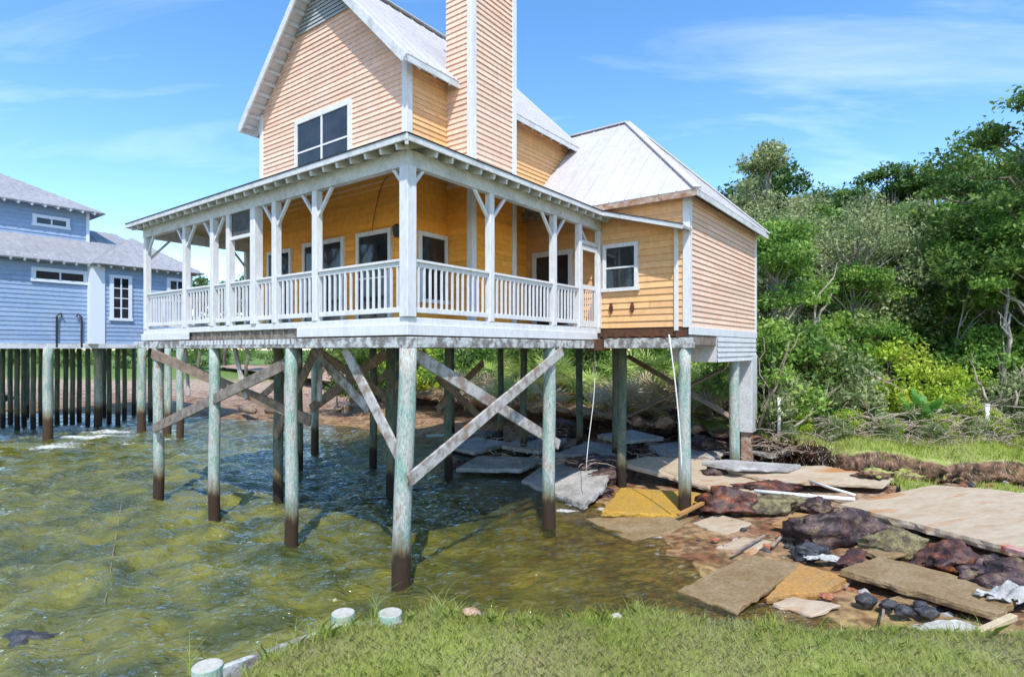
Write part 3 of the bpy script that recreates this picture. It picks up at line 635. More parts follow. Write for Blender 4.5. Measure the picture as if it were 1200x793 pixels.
# header beams
BT, BB = 7.50, 7.22
for q in ((-.07, UL+.07, -.07, .07), (-.07, .07, .07, 6.84), (UL-.07, UL+.07, .07, BKV)):
    hp(MB().hbox(q[0], q[1], q[2], q[3], BB, BT), 'header_beam', M['trimgrey'])
# posts with knee braces
PL = [2.60, 4.05, 4.85, 5.99, 6.76, 8.21, 10.6]; PR = [2.22, 4.57, 5.75, 6.78]
def post(u, v, w=.075, kb=(), name='porch_post'):
    mb = MB().hbox(u-w, u+w, v-w, v+w, FL, BB); po = hp(mb, name, M['white'], .008)
    for (du, dv, dz) in kb:
        MB().bar(H(u+du*.05, v+dv*.05, BB-dz), H(u+du*dz, v+dv*dz, BB+.02), .06, .06).build('knee_brace', M['white'], po, .004)
post(0, 0, .105, ((1, 0, .36), (0, 1, .36)))
for i, u in enumerate(PL):
    kb = ((1, 0, .5), (-1, 0, .5))
    if i in (2, 3): kb = ()
    if i == 6: kb = ((-1, 0, .45), (0, 1, .6))
    post(u, 0, .075 if i not in (2,) else .1, kb)
for i, v in enumerate(PR):
    post(0, v, .07, ((0, 1, .5), (0, -1, .5)) if i < 2 else (((0, 1, .5),) if i == 9 else ()))
for v in (2.9, 5.9, 9.2): post(UL-.05, v, .075, ((0, 1, .5), (0, -1, .5)))
post(GU1+.1, 9.2, .1)
# railings
def railing(A, B, step=.155, zt=FL+.98, zb=FL+.13, m=M['white'], name='railing'):
    d = (B-A); L = d.length; d.normalize(); mb = MB()
    mb.bar(A+Vector((0, 0, zt)), B+Vector((0, 0, zt)), .11, .045); mb.bar(A+Vector((0, 0, zt-.06)), B+Vector((0, 0, zt-.06)), .04, .08)
    r = hp(mb, name, m, .004); MB().bar(A+Vector((0, 0, zb)), B+Vector((0, 0, zb)), .05, .09).build('bottom_rail', m, r, .004); k = max(2, int(round(L/step)))
    for i in range(1, k):
        p = A+d*(L*i/k+random.uniform(-.006, .006)); MB().bar(p+Vector((0, 0, zb+.04)), p+Vector((0, 0, zt-.1)), .036, .036, up=d).build('baluster', m, r)
us = [0]+PL
for a, b in zip(us[:-1], us[1:]):
    railing(H(a+.09, 0, 0), H(b-.09, 0, 0), .165)
vs = [0]+PR[:3]
for a, b in zip(vs[:-1], vs[1:]): railing(H(0, a+.09, 0), H(0, b-.08, 0), .145 if b < 5 else .14)
railing(H(UL-.05, .1, 0), H(UL-.05, 2.8, 0), .3); railing(H(UL-.05, 3.0, 0), H(UL-.05, 5.8, 0), .3); railing(H(UL-.05, 6.0, 0), H(UL-.05, 9.1, 0), .3)
# screened opening in the left face: transom and dark screen above it
tp = MB().hbox(4.93, 5.93, -.03, .03, 6.62, 6.70); tpo = hp(tp, 'transom_rail', M['white'])
MB().hbox(4.95, 5.91, -.012, .012, 6.70, BB).build('screen', M['screen'], tpo)
# screen door at the far end of the right face
sdm = MB(); v0, v1 = 5.84, 6.70
for q in ((v0, v0+.09, FL+.02, 6.75), (v1-.09, v1, FL+.02, 6.75), (v0+.09, v1-.09, 6.62, 6.75), (v0+.09, v1-.09, FL+.02, FL+.17), (v0+.09, v1-.09, 5.62, 5.74)): sdm.hbox(-.02, .02, q[0], q[1], q[2], q[3])
sdo = hp(sdm, 'screen_door', M['white'], .003)
for k in range(6): MB().hbox(-.01, .01, v0+.09+(k+.5)*(v1-v0-.18)/6-.012, v0+.09+(k+.5)*(v1-v0-.18)/6+.012, FL+.17, 5.62).build('spindle', M['white'], sdo)
hp(MB().bar(H(0, 5.82, 7.16), H(0, 6.2, 6.78), .05, .05), 'knee_brace', M['white'])
hp(MB().hbox(-.05, .05, 5.8, 6.72, 6.76, 6.86), 'door_header', M['white'])
# deck: floor, trims, beams
hp(MB().hbox(-.03, UL+.05, -.03, BKV, FL-.045, FL), 'deck_floor', M['trimgrey'], 0)
hp(MB().hbox(-2.38, -.04, 6.9, RV1-.03, FL-.2, FL), 'floor_slab', M['weath'], 0)
hp(MB().hbox(0, UL, 9.42, RV1-.03, FL-.2, FL-.02), 'floor_slab', M['weath'], 0)
hp(MB().hbox(-.05, UL+.05, -.06, -.032, FL-.13, FL-.005), 'trim_board', M['white'])
hp(MB().hbox(-.06, -.032, -.05, 6.8, FL-.13, FL-.005), 'trim_board', M['white'])
hp(MB().hbox(-.10, 3.15, -.10, -.062, FL-.31, FL-.125), 'trim_board', M['white'])
hp(MB().hbox(7.9, UL+.1, -.10, -.062, FL-.31, FL-.125), 'trim_board', M['white'])
hp(MB().hbox(-.10, -.062, -.06, 6.55, FL-.31, FL-.125), 'trim_board', M['white'])
hp(MB().hbox(0, UL, 0, .05, FL-.33, FL-.05), 'rim_joist', M['weath']); hp(MB().hbox(0, .05, .05, 6.9, FL-.33, FL-.05), 'rim_joist', M['weath'])
jo = 0
for i in range(24):
    u = .2+i*.44; hp(MB().hbox(u, u+.05, -.03, 3.5, FL-.32, FL-.05), 'joist', M['weath'], 0)
hp(MB().hbox(-.12, 11.2, -.12, .12, 4.12, 4.31), 'beam', M['peeling'], .01)
mb = MB()
for i in range(30): mb.hbox(3.2+i*.16, 3.2+i*.16+.07, -.14, -.122, 4.20, 4.31)
hp(mb, 'joist_ends', M['trimgrey'], 0)
hp(MB().hbox(-.15, .1, .12, 6.3, 4.12, 4.31), 'beam', M['peeling'], .01)
hp(MB().hbox(-.14, .08, 6.3, 7.2, 4.06, 4.36), 'beam', M['rustjoist'], .01, label='rotting rust brown beam end')
for v in (4.3, 8.4, 12.4): hp(MB().hbox(.2, UL, v-.1, v+.1, 4.12, 4.31), 'beam', M['weath'], .01)
hp(MB().hbox(-2.5, -.15, 6.80, 7.02, 4.12, 4.38), 'beam', M['peeling'], .01)
hp(MB().hbox(-2.38, 0, 6.86, 6.9, 4.42, FL-.01), 'rim_joist', M['rustjoist'], .005, label='dark rotting joist below the window wall')
for i in range(7): hp(MB().hbox(-2.2+i*.33, -2.12+i*.33, 6.78, 9, 4.39, 4.52), 'joist', M['rustjoist'], 0)
hp(MB().hbox(-2.46, -2.41, 6.84, RV1+.02, FL-.20, FL), 'trim_board', M['white'])
hp(MB().hbox(-2.43, -2.2, 6.9, RV1, 4.2, 4.44), 'beam', M['weath'])
# white skirt panel and boxed column under the far room corner
hp(siding([(0, 3.75), (4.0, 3.75), (4.0, 4.44), (0, 4.44)], H(-2.44, 8.9, 0), nV, -nU, .14, core=.05), 'skirt_panel', M['siding_white'], 0)
hp(MB().hbox(-2.44, -1.2, 8.86, 8.9, 3.75, 4.44), 'skirt_panel', M['siding_white'], 0)
hp(MB().hbox(-2.47, -2.0, 12.35, 12.98, 1.45, 3.9), 'boxed_column', M['siding_white'], .01)
hp(MB().hbox(-2.40, -2.1, 12.45, 12.85, .3, 1.45), 'column_base', M['rust'], .01)
# doors and windows
window(house, H(GU0+3.97, GV, FL+.05), -nU, -nV, 1.77, 2.2, 2, 1, 'door', cas=.11)
window(house, H(GU0+1.72, GV, FL+.05), -nU, -nV, 1.26, 2.2, 1, 2, 'window')
window(house, H(GU0+5.7, GV, FL+.05), -nU, -nV, 1.2, 2.15, 2, 1, 'window')
window(house, H(GU0, 2.5, FL+.55), nV, -nU, .97, 1.63, 1, 2, 'window')
dd = window(house, H(2.15, 6.87, FL+.02), -nU, -nV, 1.35, 2.18, 2, 1, 'door', cas=.14)
window(house, H(-.12, 6.87, 5.62), -nU, -nV, 1.0, 1.22, 1, 2, 'window')
window(house, H(GU0+4.32, GV, 8.5), -nU, -nV, 2.4, 1.75, 2, 2, 'window', cas=.12)
# small fittings
lp = MB().tube([H(2.52, GV-.04, 6.72), H(2.52, GV-.2, 6.76)], .02, 6); lp.tube([H(2.52, GV-.2, 6.62), H(2.52, GV-.2, 6.70), H(2.52, GV-.2, 6.86), H(2.52, GV-.2, 6.92)], [.06, .085, .1, .02], 8); hp(lp, 'wall_lamp', M['dark'], 0)
mb = MB(); pts = [H(3.0+.1*i, GV-.05, 8.1-.22*i+.3*math.sin(i*.55)) for i in range(9)]; mb.tube(pts, .008, 5); hp(mb, 'cable', M['dark'], 0)
for u in (-.35, -.95):
    mb = MB().hbox(u-.05, u+.05, 6.80, 6.86, 5.12, 5.22).hbox(u-.025, u+.025, 6.79, 6.86, 5.04, 5.3); hp(mb, 'bracket', M['rustjoist'], 0)
def pile(u, v, r=.14, m=None, top=4.12, z0=-1.9, dx=0, dy=0, parent=house, name='piling', F=H):
    p = F(u, v, 0); rr2 = random.Random(int(u*97+v*31)+5)
    pts = [(p.x+dx*(1-t)+.012*math.sin(t*9+u), p.y+dy*(1-t), z0+(top-z0)*t) for t in [i/12 for i in range(13)]]
    rad = [r*(1.06-.1*t)*(1+rr2.uniform(-.03, .03)) for t in [i/12 for i in range(13)]]
    mb = MB().tube(pts, rad, 14); return mb.build(name, m or M['pile'], parent, 0, True)
pile(0, 0, .155, dx=-.18); pile(3.48, 0, .13, dx=-.02); pile(6.75, 0, .13); pile(9.85, 0, .13, dx=-.02)
pile(0, 4.4, .15); pile(-2.28, 6.95, .15, dx=-.02)
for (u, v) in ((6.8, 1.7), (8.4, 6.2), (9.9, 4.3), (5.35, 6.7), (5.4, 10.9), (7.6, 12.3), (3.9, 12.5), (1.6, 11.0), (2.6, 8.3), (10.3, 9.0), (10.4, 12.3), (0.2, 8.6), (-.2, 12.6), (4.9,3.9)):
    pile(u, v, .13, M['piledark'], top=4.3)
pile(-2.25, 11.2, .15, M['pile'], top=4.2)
# braces
def brace(a, b, w=.05, h=.24, m='brace', nrm=(0, 1, 0)):
    a, b = Vector(a), Vector(b); mb = MB(); d = (b-a).normalized(); up = Vector(nrm).cross(d)
    mb.bar(a, b, w, h, up=up); return hp(mb, 'brace', M[m], .008)
brace(onu(482, 412, .14), onu(655, 521, .14), nrm=nU)
brace(onu(479, 563, -.19), onu(659, 411, -.19), h=.23, nrm=nU)
brace(onv(178, 414, -.16), onv(364, 493, .9), h=.26, m='browntim', nrm=nV)
brace(onv(180, 502, -.2), onv(352, 418, .1), h=.25, m='weath', nrm=nV)
brace(onv(370, 410, .4), onv(322, 512, 1.5), h=.24, m='browntim', nrm=nV)
brace(onv(404, 408, .2), onv(469, 537, .15), h=.22, m='brace', nrm=nV)
brace(onv(376, 420, 1.2), onv(432, 479, 1.0), h=.22, m='brace', nrm=nV)
brace(onv(452, 414, 2.5), onv(364, 479, 2.5), h=.26, m='browntim', nrm=nV)
brace(onv(376, 414, 4.0), onv(463, 471, 4.0), h=.26, m='browntim', nrm=nV)
brace(onv(274, 402, .3), onv(288, 467, .1), h=.14, m='brace', nrm=nV)
brace(onv(217, 404, .3), onv(221, 464, .3), h=.12, m='brace', nrm=nV)
brace(onv(376, 404, 1.0), onv(374, 470, 1.0), h=.14, m='brace', nrm=nV)
brace(onv(500, 414, 6.2), onv(448, 470, 6.2), h=.24, m='browntim', nrm=nV)
brace(onv(410, 470, 6.3), onv(480, 418, 6.3), h=.24, m='browntim', nrm=nV)
brace(onu(512, 440, 5.2), onu(560, 486, 5.2), h=.24, m='browntim', nrm=nU)
brace(onu(512, 480, 5.3), onu(566, 425, 5.3), h=.24, m='browntim', nrm=nU)
brace(onv(352, 425, 4.2), onv(300, 470, 4.2), h=.24, m='browntim', nrm=nV)
brace(onu(735, 417, 1.4), onu(866, 494, -2.1), h=.26, m='browntim', nrm=nU)
brace(onu(735, 488, 1.4), onu(850, 431, -2.1), h=.26, m='browntim', nrm=nU)
mb = MB(); a, b = onu(784, 392, -2.5), onu(799, 560, -2.6); mb.tube([a.lerp(b, t)+Vector((.05*math.sin(t*3), 0, 0)) for t in [i/8 for i in range(9)]], .016, 6); hp(mb, 'hose', M['plastic'], 0, smooth=True)
mb = MB(); a, b = onu(697, 409, .3), onu(689, 553, .1); mb.tube([a.lerp(b, t)+Vector((.05*math.sin(t*5), 0, 0)) for t in [i/8 for i in range(9)]], .009, 5); hp(mb, 'hose', M['plastic'], 0, smooth=True)

# ------------------------------------------------------------ THE BLUE HOUSE
BX, BY = -21.1, 26.1
bh = empty('stilt_house', (BX, BY, 0), 'blue clapboard house on dark pilings with grey metal roofs, behind at left', 'house')
def B(t, s, z): return Vector((BX+.6*t-.8*s, BY+.8*t+.6*s, z))     # t along the facade, s into the house
BZ, BEz = 4.35, 8.15
def bb(mb, name, m, bevel=0, parent=None): return mb.build(name, m, parent or bh, bevel)
bn = Vector((.8, -.6, 0)); bt = Vector((.6, .8, 0))
bb(siding([(0, BZ), (11.8, BZ), (11.8, BEz+.1), (0, BEz+.1)], B(-10, 0, 0), bt, bn, .2), 'wall', M['blue'])
bb(siding([(0, BZ), (4.2, BZ), (4.2, BEz+.02), (0, BEz+.02)], B(1.9, -.35, 0), bt, bn, .2), 'wall', M['blue'])
bb(siding([(0, BZ), (8.3, BZ), (8.3, BEz), (0, BEz)], B(6.1, -.35, 0), -bn, bt, .2), 'wall', M['blue'])
bb(siding([(0, 9.2), (12.5, 9.2), (12.5, 11.25), (0, 11.25)], B(-10, 3.0, 0), bt, bn, .2), 'wall', M['blue'])
bb(siding([(0, 9.2), (6, 9.2), (6, 11.25), (0, 11.25)], B(2.5, 3.0, 0), -bn, bt, .2), 'wall', M['blue'])
bb(MB().hbox(1.55, 2.15, -.42, -.02, BZ, BEz, F=B), 'corner_board', M['bluewhite'])
bb(MB().hbox(2.4, 2.54, 2.93, 3.06, 9.2, 11.2, F=B), 'corner_board', M['bluewhite'])
bb(MB().hbox(6.0, 6.15, -.42, -.3, BZ, BEz, F=B), 'corner_board', M['bluewhite'])
bb(MB().hbox(-10, 6.15, -.1, .2, BZ-.22, BZ-.01, F=B), 'trim_board', M['trimgrey'])
bb(MB().hbox(1.9, 6.15, -.42, -.12, BZ-.2, BZ, F=B), 'trim_board', M['trimgrey'])
bb(MB().hbox(-10, 6.4, .1, 8, BZ-.2, BZ-.02, F=B), 'floor_slab', M['weath'])
r = MB()
slope(r, [B(-10.3, -.5, BEz-.05), B(6.5, -.5, BEz-.05), B(4.4, 5.2, 10.65), B(-10.3, 5.2, 10.65)], .07, .5)
slope(r, [B(6.5, -.5, BEz-.05), B(6.5, 10.5, BEz-.05), B(4.4, 5.2, 10.65)], .07, .5)
ro1 = bb(r, 'roof', M['bluroof'])
for i in range(26): MB().bar(B(-9.8+i*.47, -.48, BEz-.14), B(-9.8+i*.47, .02, BEz+.12), .07, .12).build('rafter_tail', M['bluewhite'], ro1)
r = MB(); t0, t1, s0, s1 = 1.55, 6.6, -.85, 4.5; tm, sm, za = 4.1, 1.85, BEz-.02+1.85
slope(r, [B(t0, s0, BEz-.02), B(t1, s0, BEz-.02), B(tm, sm, za)], .07, .5); slope(r, [B(t1, s0, BEz-.02), B(t1, s1, BEz-.02), B(tm, sm, za)], .07, .5)
slope(r, [B(t0, s0, BEz-.02), B(t0, s1, BEz-.02), B(tm, sm, za)], .07, .5); slope(r, [B(t0, s1, BEz-.02), B(t1, s1, BEz-.02), B(tm, sm, za)], .07, .5)
ro2 = bb(r, 'roof', M['bluroof'])
for i in range(10): MB().bar(B(1.8+i*.5, -.78, BEz-.12), B(1.8+i*.5, -.33, BEz+.1), .07, .12).build('rafter_tail', M['bluewhite'], ro2)
r = MB(); t0, t1, s0, s1 = -11, 3.1, 2.4, 9.6; sm = 6.0; z0_, z1_ = 11.15, 13.1
slope(r, [B(t0, s0, z0_), B(t1, s0, z0_), B(t1-3.6, sm, z1_), B(t0, sm, z1_)], .07, .5)
slope(r, [B(t1, s0, z0_), B(t1, s1, z0_), B(t1-3.6, sm, z1_)], .07, .5); slope(r, [B(t0, s1, z0_), B(t1, s1, z0_), B(t1-3.6, sm, z1_), B(t0, sm, z1_)], .07, .5)
ro3 = bb(r, 'roof', M['bluroof'])
for i in range(25): MB().bar(B(-9.6+i*.51, 2.43, z0_-.1), B(-9.6+i*.5, 3.0, z0_+.2), .07, .12).build('rafter_tail', M['bluewhite'], ro3)
def bwin(t, s, z, w, h, nx, ny): window(bh, B(t, s, z), bt, bn, w, h, nx, ny, mf=M['bluewhite'], cas=.16)
bwin(-.55, 0, 7.15, 2.1, .62, 2, 1); bwin(.2, 3.0, 10.15, 1.5, .55, 2, 1); bwin(2.35, -.35, 5.5, .95, 2.2, 2, 4); bwin(4.9, -.35, 6.6, 1.0, 1.2, 2, 2)
mb = MB(); mb.tube([B(.35, -.1, 4.2), B(.35, -.12, 5.6), B(.5, -.12, 5.75), B(.55, -.12, 5.6)], .04, 6); mb.tube([B(1.3, -.1, 4.2), B(1.3, -.12, 5.6), B(1.15, -.12, 5.75), B(1.1, -.12, 5.6)], .04, 6); bb(mb, 'pipe', M['dark'])
stripe = pilemat('striped piling', (.50, .52, .46), (.25, .38, .31), (.06, .035, .02), 1.0)
def bpile(px, wy_, r, m, top=BZ-.2, z=0):
    p = at(px, wy_, z); rel = p-Vector((BX, BY, 0))
    return pile(p.x, p.y, r, m, top=top, parent=bh, F=lambda a, b, c: Vector((a, b, c)))
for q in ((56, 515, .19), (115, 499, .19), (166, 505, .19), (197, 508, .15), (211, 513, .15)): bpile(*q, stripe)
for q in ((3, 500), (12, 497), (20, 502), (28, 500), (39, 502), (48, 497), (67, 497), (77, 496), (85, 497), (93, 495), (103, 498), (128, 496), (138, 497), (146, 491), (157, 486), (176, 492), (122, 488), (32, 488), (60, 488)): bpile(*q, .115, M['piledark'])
bb(MB().bar(at(108, 492, 0)+Vector((0, 0, 4.2)), at(117, 498, 0)+Vector((0, 0, 3.0)), .06, .2), 'brace', M['trimgrey'])

# freestanding piling behind the house and stub piles at the turf edge
o = MB().tube([at(369, 531, 0)+Vector((0, 0, z)) for z in (-1.5, 0, 1.5, 3, 4.3)], [.15, .15, .145, .14, .14], 12); single(o, 'piling', stripe, 'pale striped lone piling standing in water behind the crossed braces', 'piling', smooth=True)
for (px, py, r, lab) in ((243, 779, .125, 'teal stub piling lowest and furthest left on the turf edge'), (402, 717, .118, 'teal stub piling with bleached top at bend of bulkhead board'), (457, 717, .125, 'stub piling half hidden in grass below the corner piling')):
    p = at(px, py, 1.36); mb = MB(); mb.tube([(p.x, p.y, -.8), (p.x, p.y, .6), (p.x, p.y, 1.355), (p.x, p.y, 1.36)], [r, r, r, r*.94], 18)
    o = single(mb, 'piling', [M['pilestub'], M['stubtop']], lab, 'piling', 'stub pilings along the turf edge', loc=(p.x, p.y, 1.0), bevel=0)
    for pl in o.data.polygons:
        if pl.normal.z > .9 or pl.index >= len(o.data.polygons)-1: pl.material_index = 1
mb = MB(); pts = [at(255, 786, 1.30), at(320, 762, 1.28), at(395, 735, 1.27), at(470, 731, 1.27)]
for a, b in zip(pts[:-1], pts[1:]): mb.bar(a, b+(b-a).normalized()*.01, .055, .22)
mb.v = [p-Vector((0, 0, .08)) for p in mb.v]
single(mb, 'bulkhead_board', M['peeling'], 'weathered plank edging the near turf between stub pilings', 'board', bevel=.008)

# ------------------------------------------------------------ rubble: slabs, rocks, pipes
def slab(pp, th, m, label, group='broken concrete slabs on the shore', seed=0, name='concrete_piece'):
    r = random.Random(seed+len(label)); P = [at(*q) for q in pp]; out = []
    for i in range(len(P)):
        a, b = P[i], P[(i+1) % len(P)]; k = max(2, int((b-a).length/.12)); d = (b-a).normalized(); nn = Vector((-d.y, d.x, 0))
        for j in range(k): out.append(a.lerp(b, j/k)+(nn*(r.uniform(-.022, .022)+.035*noise.noise(a.lerp(b, j/k)*1.7)) if j else Vector()))
    mid = [p-Vector((0, 0, th*.5))+(Vector((p.x, p.y, 0))-Vector((sum(q.x for q in out)/len(out), sum(q.y for q in out)/len(out), 0))).normalized()*r.uniform(-.01, .04) for p in out]
    bot = [p-Vector((0, 0, th))+Vector((r.uniform(-.03, .03), r.uniform(-.03, .03), 0)) for p in out]
    n = len(out); mb = MB(); mb.add(out+mid+bot, [tuple(range(n)), tuple(range(2*n, 3*n))]+[(i, (i+1) % n, n+(i+1) % n, n+i) for i in range(n)]+[(n+i, n+(i+1) % n, 2*n+(i+1) % n, 2*n+i) for i in range(n)])
    return single(mb, name, m, label, 'slab', group, bevel=.012)
C = M
slab([(984, 590, .62), (1092, 568, .95), (1165, 573, 1.0), (1290, 590, .98), (1290, 668, .66), (1203, 645, .62)], .16, C['concrete'], 'largest tan concrete slab with orange stains, propped over rocks at right')
slab([(986, 666, .36), (1030, 651, .40), (1112, 671, .38), (1192, 700, .36), (1168, 718, .33)], .12, C['concbrown'], 'long brown slab lying below the largest slab')
slab([(793, 691, .02), (878, 649, .16), (942, 661, .22), (862, 714, .08)], .09, C['concbrown'], 'cracked brown slab half under water at the shallow edge')
slab([(898, 699, .12), (936, 659, .24), (994, 676, .22), (966, 692, .14)], .12, C['concorange'], 'small orange wedge shaped slab beside the cracked brown slab')
slab([(705, 599, .2), (728, 571, .32), (815, 576, .36), (827, 579, .3), (800, 603, .16)], .12, C['concyellow'], 'bright yellow slab behind the pale piling foot')
slab([(686, 607, .03), (738, 602, .08), (812, 606, .12), (790, 620, .08), (742, 634, .0)], .1, C['concbrown'], 'flat brown slab awash in front of the yellow slab')
slab([(727, 541, .75), (760, 534, .78), (868, 541, .75), (906, 574, .42), (858, 578, .4), (790, 558, .5)], .14, C['concrete'], 'long tan slab sloping toward the reddish rocks')
slab([(822, 541, .9), (850, 538, .92), (938, 544, .86), (925, 549, .82), (860, 548, .85)], .1, C['concgrey'], 'thin grey slab stacked above the long tan slab')
slab([(850, 549, .72), (965, 545, .8), (1048, 560, .7), (1032, 568, .62), (902, 562, .6)], .1, C['concrete'], 'thin flat tan slab left of the eroded bank')
slab([(612, 562, .12), (646, 537, .42), (718, 541, .5), (708, 570, .34), (684, 590, .16)], .16, C['concgrey'], 'grey slab tilted in water beside the white hose')
slab([(650, 531, .48), (690, 517, .62), (735, 522, .66), (715, 535, .55)], .16, C['concgrey'], 'grey slab just behind the tilted one in water')
slab([(588, 521, .42), (622, 509, .5), (664, 514, .52), (632, 528, .44)], .16, C['concgrey'], 'grey slab lying under the middle of the house')
slab([(535, 548, .22), (560, 534, .3), (640, 536, .34), (612, 549, .24)], .14, C['concgrey'], 'grey slab awash left of the tilted one')
slab([(515, 521, .22), (560, 512, .34), (598, 518, .34), (556, 529, .22)], .14, C['concgrey'], 'flat grey slab near the far waterline')
slab([(862, 524, .85), (890, 519, .9), (940, 526, .86), (905, 533, .8)], .12, C['concgrey'], 'small grey slab beside the boxed column foot')
slab([(905, 612, .34), (935, 600, .42), (978, 606, .4), (950, 622, .3)], .09, C['concorange'], 'ochre fragment lying between the dark rocks')
slab([(812, 612, .1), (842, 602, .2), (880, 612, .22), (850, 627, .1)], .08, C['concrete'], 'tan fragment in front of the red brown rock')
slab([(1000, 640, .28), (1030, 632, .36), (1065, 646, .34), (1034, 654, .28)], .08, C['concbrown'], 'brown fragment above the left end of long brown slab')
slab([(1040, 700, .16), (1062, 693, .2), (1110, 704, .2), (1085, 712, .14)], .06, C['concbrown'], 'brown fragment just under the long brown slab')
slab([(905, 706, .06), (930, 698, .12), (985, 708, .12), (950, 720, .04)], .06, C['concrete'], 'tan fragment below the orange wedge slab')
slab([(840, 640, .1), (870, 628, .2), (905, 634, .22), (880, 646, .14)], .07, C['concrete'], 'thin tan fragment above the cracked brown slab')
slab([(760, 521, .7), (800, 516, .75), (850, 527, .7), (838, 536, .62), (775, 531, .65)], .14, C['concgrey'], 'grey slab under the crossed timbers of the right hand room')
slab([(778, 512, .95), (730, 516, .9), (700, 509, .9), (740, 503, .95)], .14, C['concgrey'], 'grey slab furthest back under the house')
slab([(345, 655, -.28), (440, 640, -.26), (480, 652, -.3), (400, 672, -.34)], .1, C['concyellow'], 'pale yellow slab submerged near the second piling')
slab([(520, 690, -.2), (610, 660, -.2), (640, 672, -.2), (560, 702, -.24)], .1, C['concyellow'], 'pale yellow slab submerged right of the corner piling')
def rock(px, py, z, rx, ry, rz, m, label, seed, name='rock', group='rocks on the shore', cat='rock', rot=0, sub=4, amp=.34, fr=1.7):
    bm = bmesh.new(); bmesh.ops.create_icosphere(bm, subdivisions=sub, radius=1)
    rc = random.Random(seed*13); PL_ = []
    for k in range(11):
        w = Vector((rc.gauss(0, 1), rc.gauss(0, 1), rc.gauss(0, 1))).normalized(); PL_.append((w, rc.uniform(.52, .82)))
    for v in bm.verts:
        p = v.co.copy()
        if sub > 3:
            for w, dd_ in PL_:
                e = p.dot(w)-dd_
                if e > 0: p -= w*e*.93
            p *= 1.22
        q = p*fr+Vector((seed*3.1, seed, 0)); d = 1+amp*noise.noise(q)+amp*.55*noise.noise(q*2.3)+amp*.3*noise.noise(q*5)
        c = noise.cell(q*1.2)*.12; v.co = Vector((p.x*rx*(d+c), p.y*ry*(d+c), p.z*rz*d))
    me = bpy.data.meshes.new(name); bm.to_mesh(me); bm.free(); me.materials.append(m); me.polygons.foreach_set('use_smooth', [sub > 2]*len(me.polygons))
    o = bpy.data.objects.new(name, me); p = at(px, py, z); o.location = p; o.rotation_euler = (0, 0, rot); link(o); tag(o, label, cat, group); return o
RL = [
 (852, 590, .36, .8, .42, .34, 'rockred', 'red brown rock right behind the yellow slab'), (905, 592, .36, .9, .36, .28, 'rockolive', 'olive lichen covered rock left of the largest slab'),
 (985, 622, .42, .85, .4, .4, 'rock', 'dark purple brown rock under the largest slab edge'), (1052, 640, .34, .6, .3, .24, 'rockolive', 'olive rock between the two darkest rocks'),
 (1112, 658, .38, .65, .38, .28, 'rockred', 'red stained rock above the long brown slab'), (948, 647, .24, .32, .22, .17, 'stone', 'black rock left of the white foam scrap'),
 (690, 545, .4, .8, .5, .35, 'rock', 'dark boulder in shade left of the grey slab'), (775, 498, .95, 1.3, .7, .6, 'rock', 'dark boulder heap under the right hand room'),
 (660, 505, .5, 1.1, .6, .55, 'rock', 'black boulder in shade under the middle of house'), (842, 556, .5, .6, .4, .28, 'rock', 'dark rock wedged beneath the long tan slab'),
 (720, 556, .34, .6, .35, .3, 'rock', 'dark rock beneath the left end of long tan slab'), (905, 530, .8, .4, .3, .25, 'rock', 'dark rock beside the boxed white column'),
 (968, 527, 1.0, .28, .2, .16, 'stone', 'grey stone on sand left of the turf bank'), (895, 572, .42, .9, .3, .2, 'rockred', 'red brown rubble under the thin flat slab'),
 (1230, 690, .3, 1.0, .5, .3, 'rock', 'dark rock at right edge under the largest slab'), (1100, 622, .30, 1.5, .4, .2, 'rock', 'low dark rock deep under the largest slab'),
 
 (1030, 626, .26, .5, .25, .18, 'rock', 'dark rock against the front edge of the largest slab'), (1160, 672, .34, .6, .35, .24, 'rock', 'dark rock right of the red stained one'),
 (955, 592, .40, .5, .25, .16, 'rock', 'dark rock under the white pipe end'), (735, 525, .5, .8, .4, .3, 'rock', 'black rock behind the long tan slab'), (620, 520, .3, .8, .4, .3, 'rock', 'black rock in shade behind grey slabs'),
 (575, 512, .3, .8, .4, .26, 'rock', 'dark rock at far waterline under the house'), (640, 530, .2, .5, .35, .25, 'rock', 'dark rock left of tilted grey slab'), (700, 575, .14, .35, .25, .16, 'rock', 'dark rock between grey and yellow slabs'),
 (830, 520, .85, .8, .4, .35, 'rock', 'dark rock in front of the far bank under the room'), (540, 545, .05, .4, .25, .15, 'rock', 'low dark rock awash behind the corner piling'), (1000, 655, .26, .4, .2, .14, 'rockred', 'small red rock right of foam scrap')]
for i, (px, py, z, a, b, c, k, lab) in enumerate(RL): rock(px, py, z, a, b, c, M[k], lab, i+1, amp=.30, fr=1.9, rot=i*.4-.3 if i > 15 else 0)
for i, (px, py, s, lab) in enumerate(((1015, 703, .16, 'largest of the dark pebbles below the long brown slab'), (1041, 708, .12, 'dark pebble just right of the largest pebble'), (1060, 716, .14, 'dark pebble in the middle of the pebble row'), (1080, 709, .11, 'upper small black pebble near the wood block'), (1086, 717, .15, 'black pebble nearest the wood block'))):
    rock(px, py, .18, s, s*.7, s*.6, M['stone'], lab, 20+i, 'pebble', 'dark pebbles on wet sand', 'stone', sub=3)
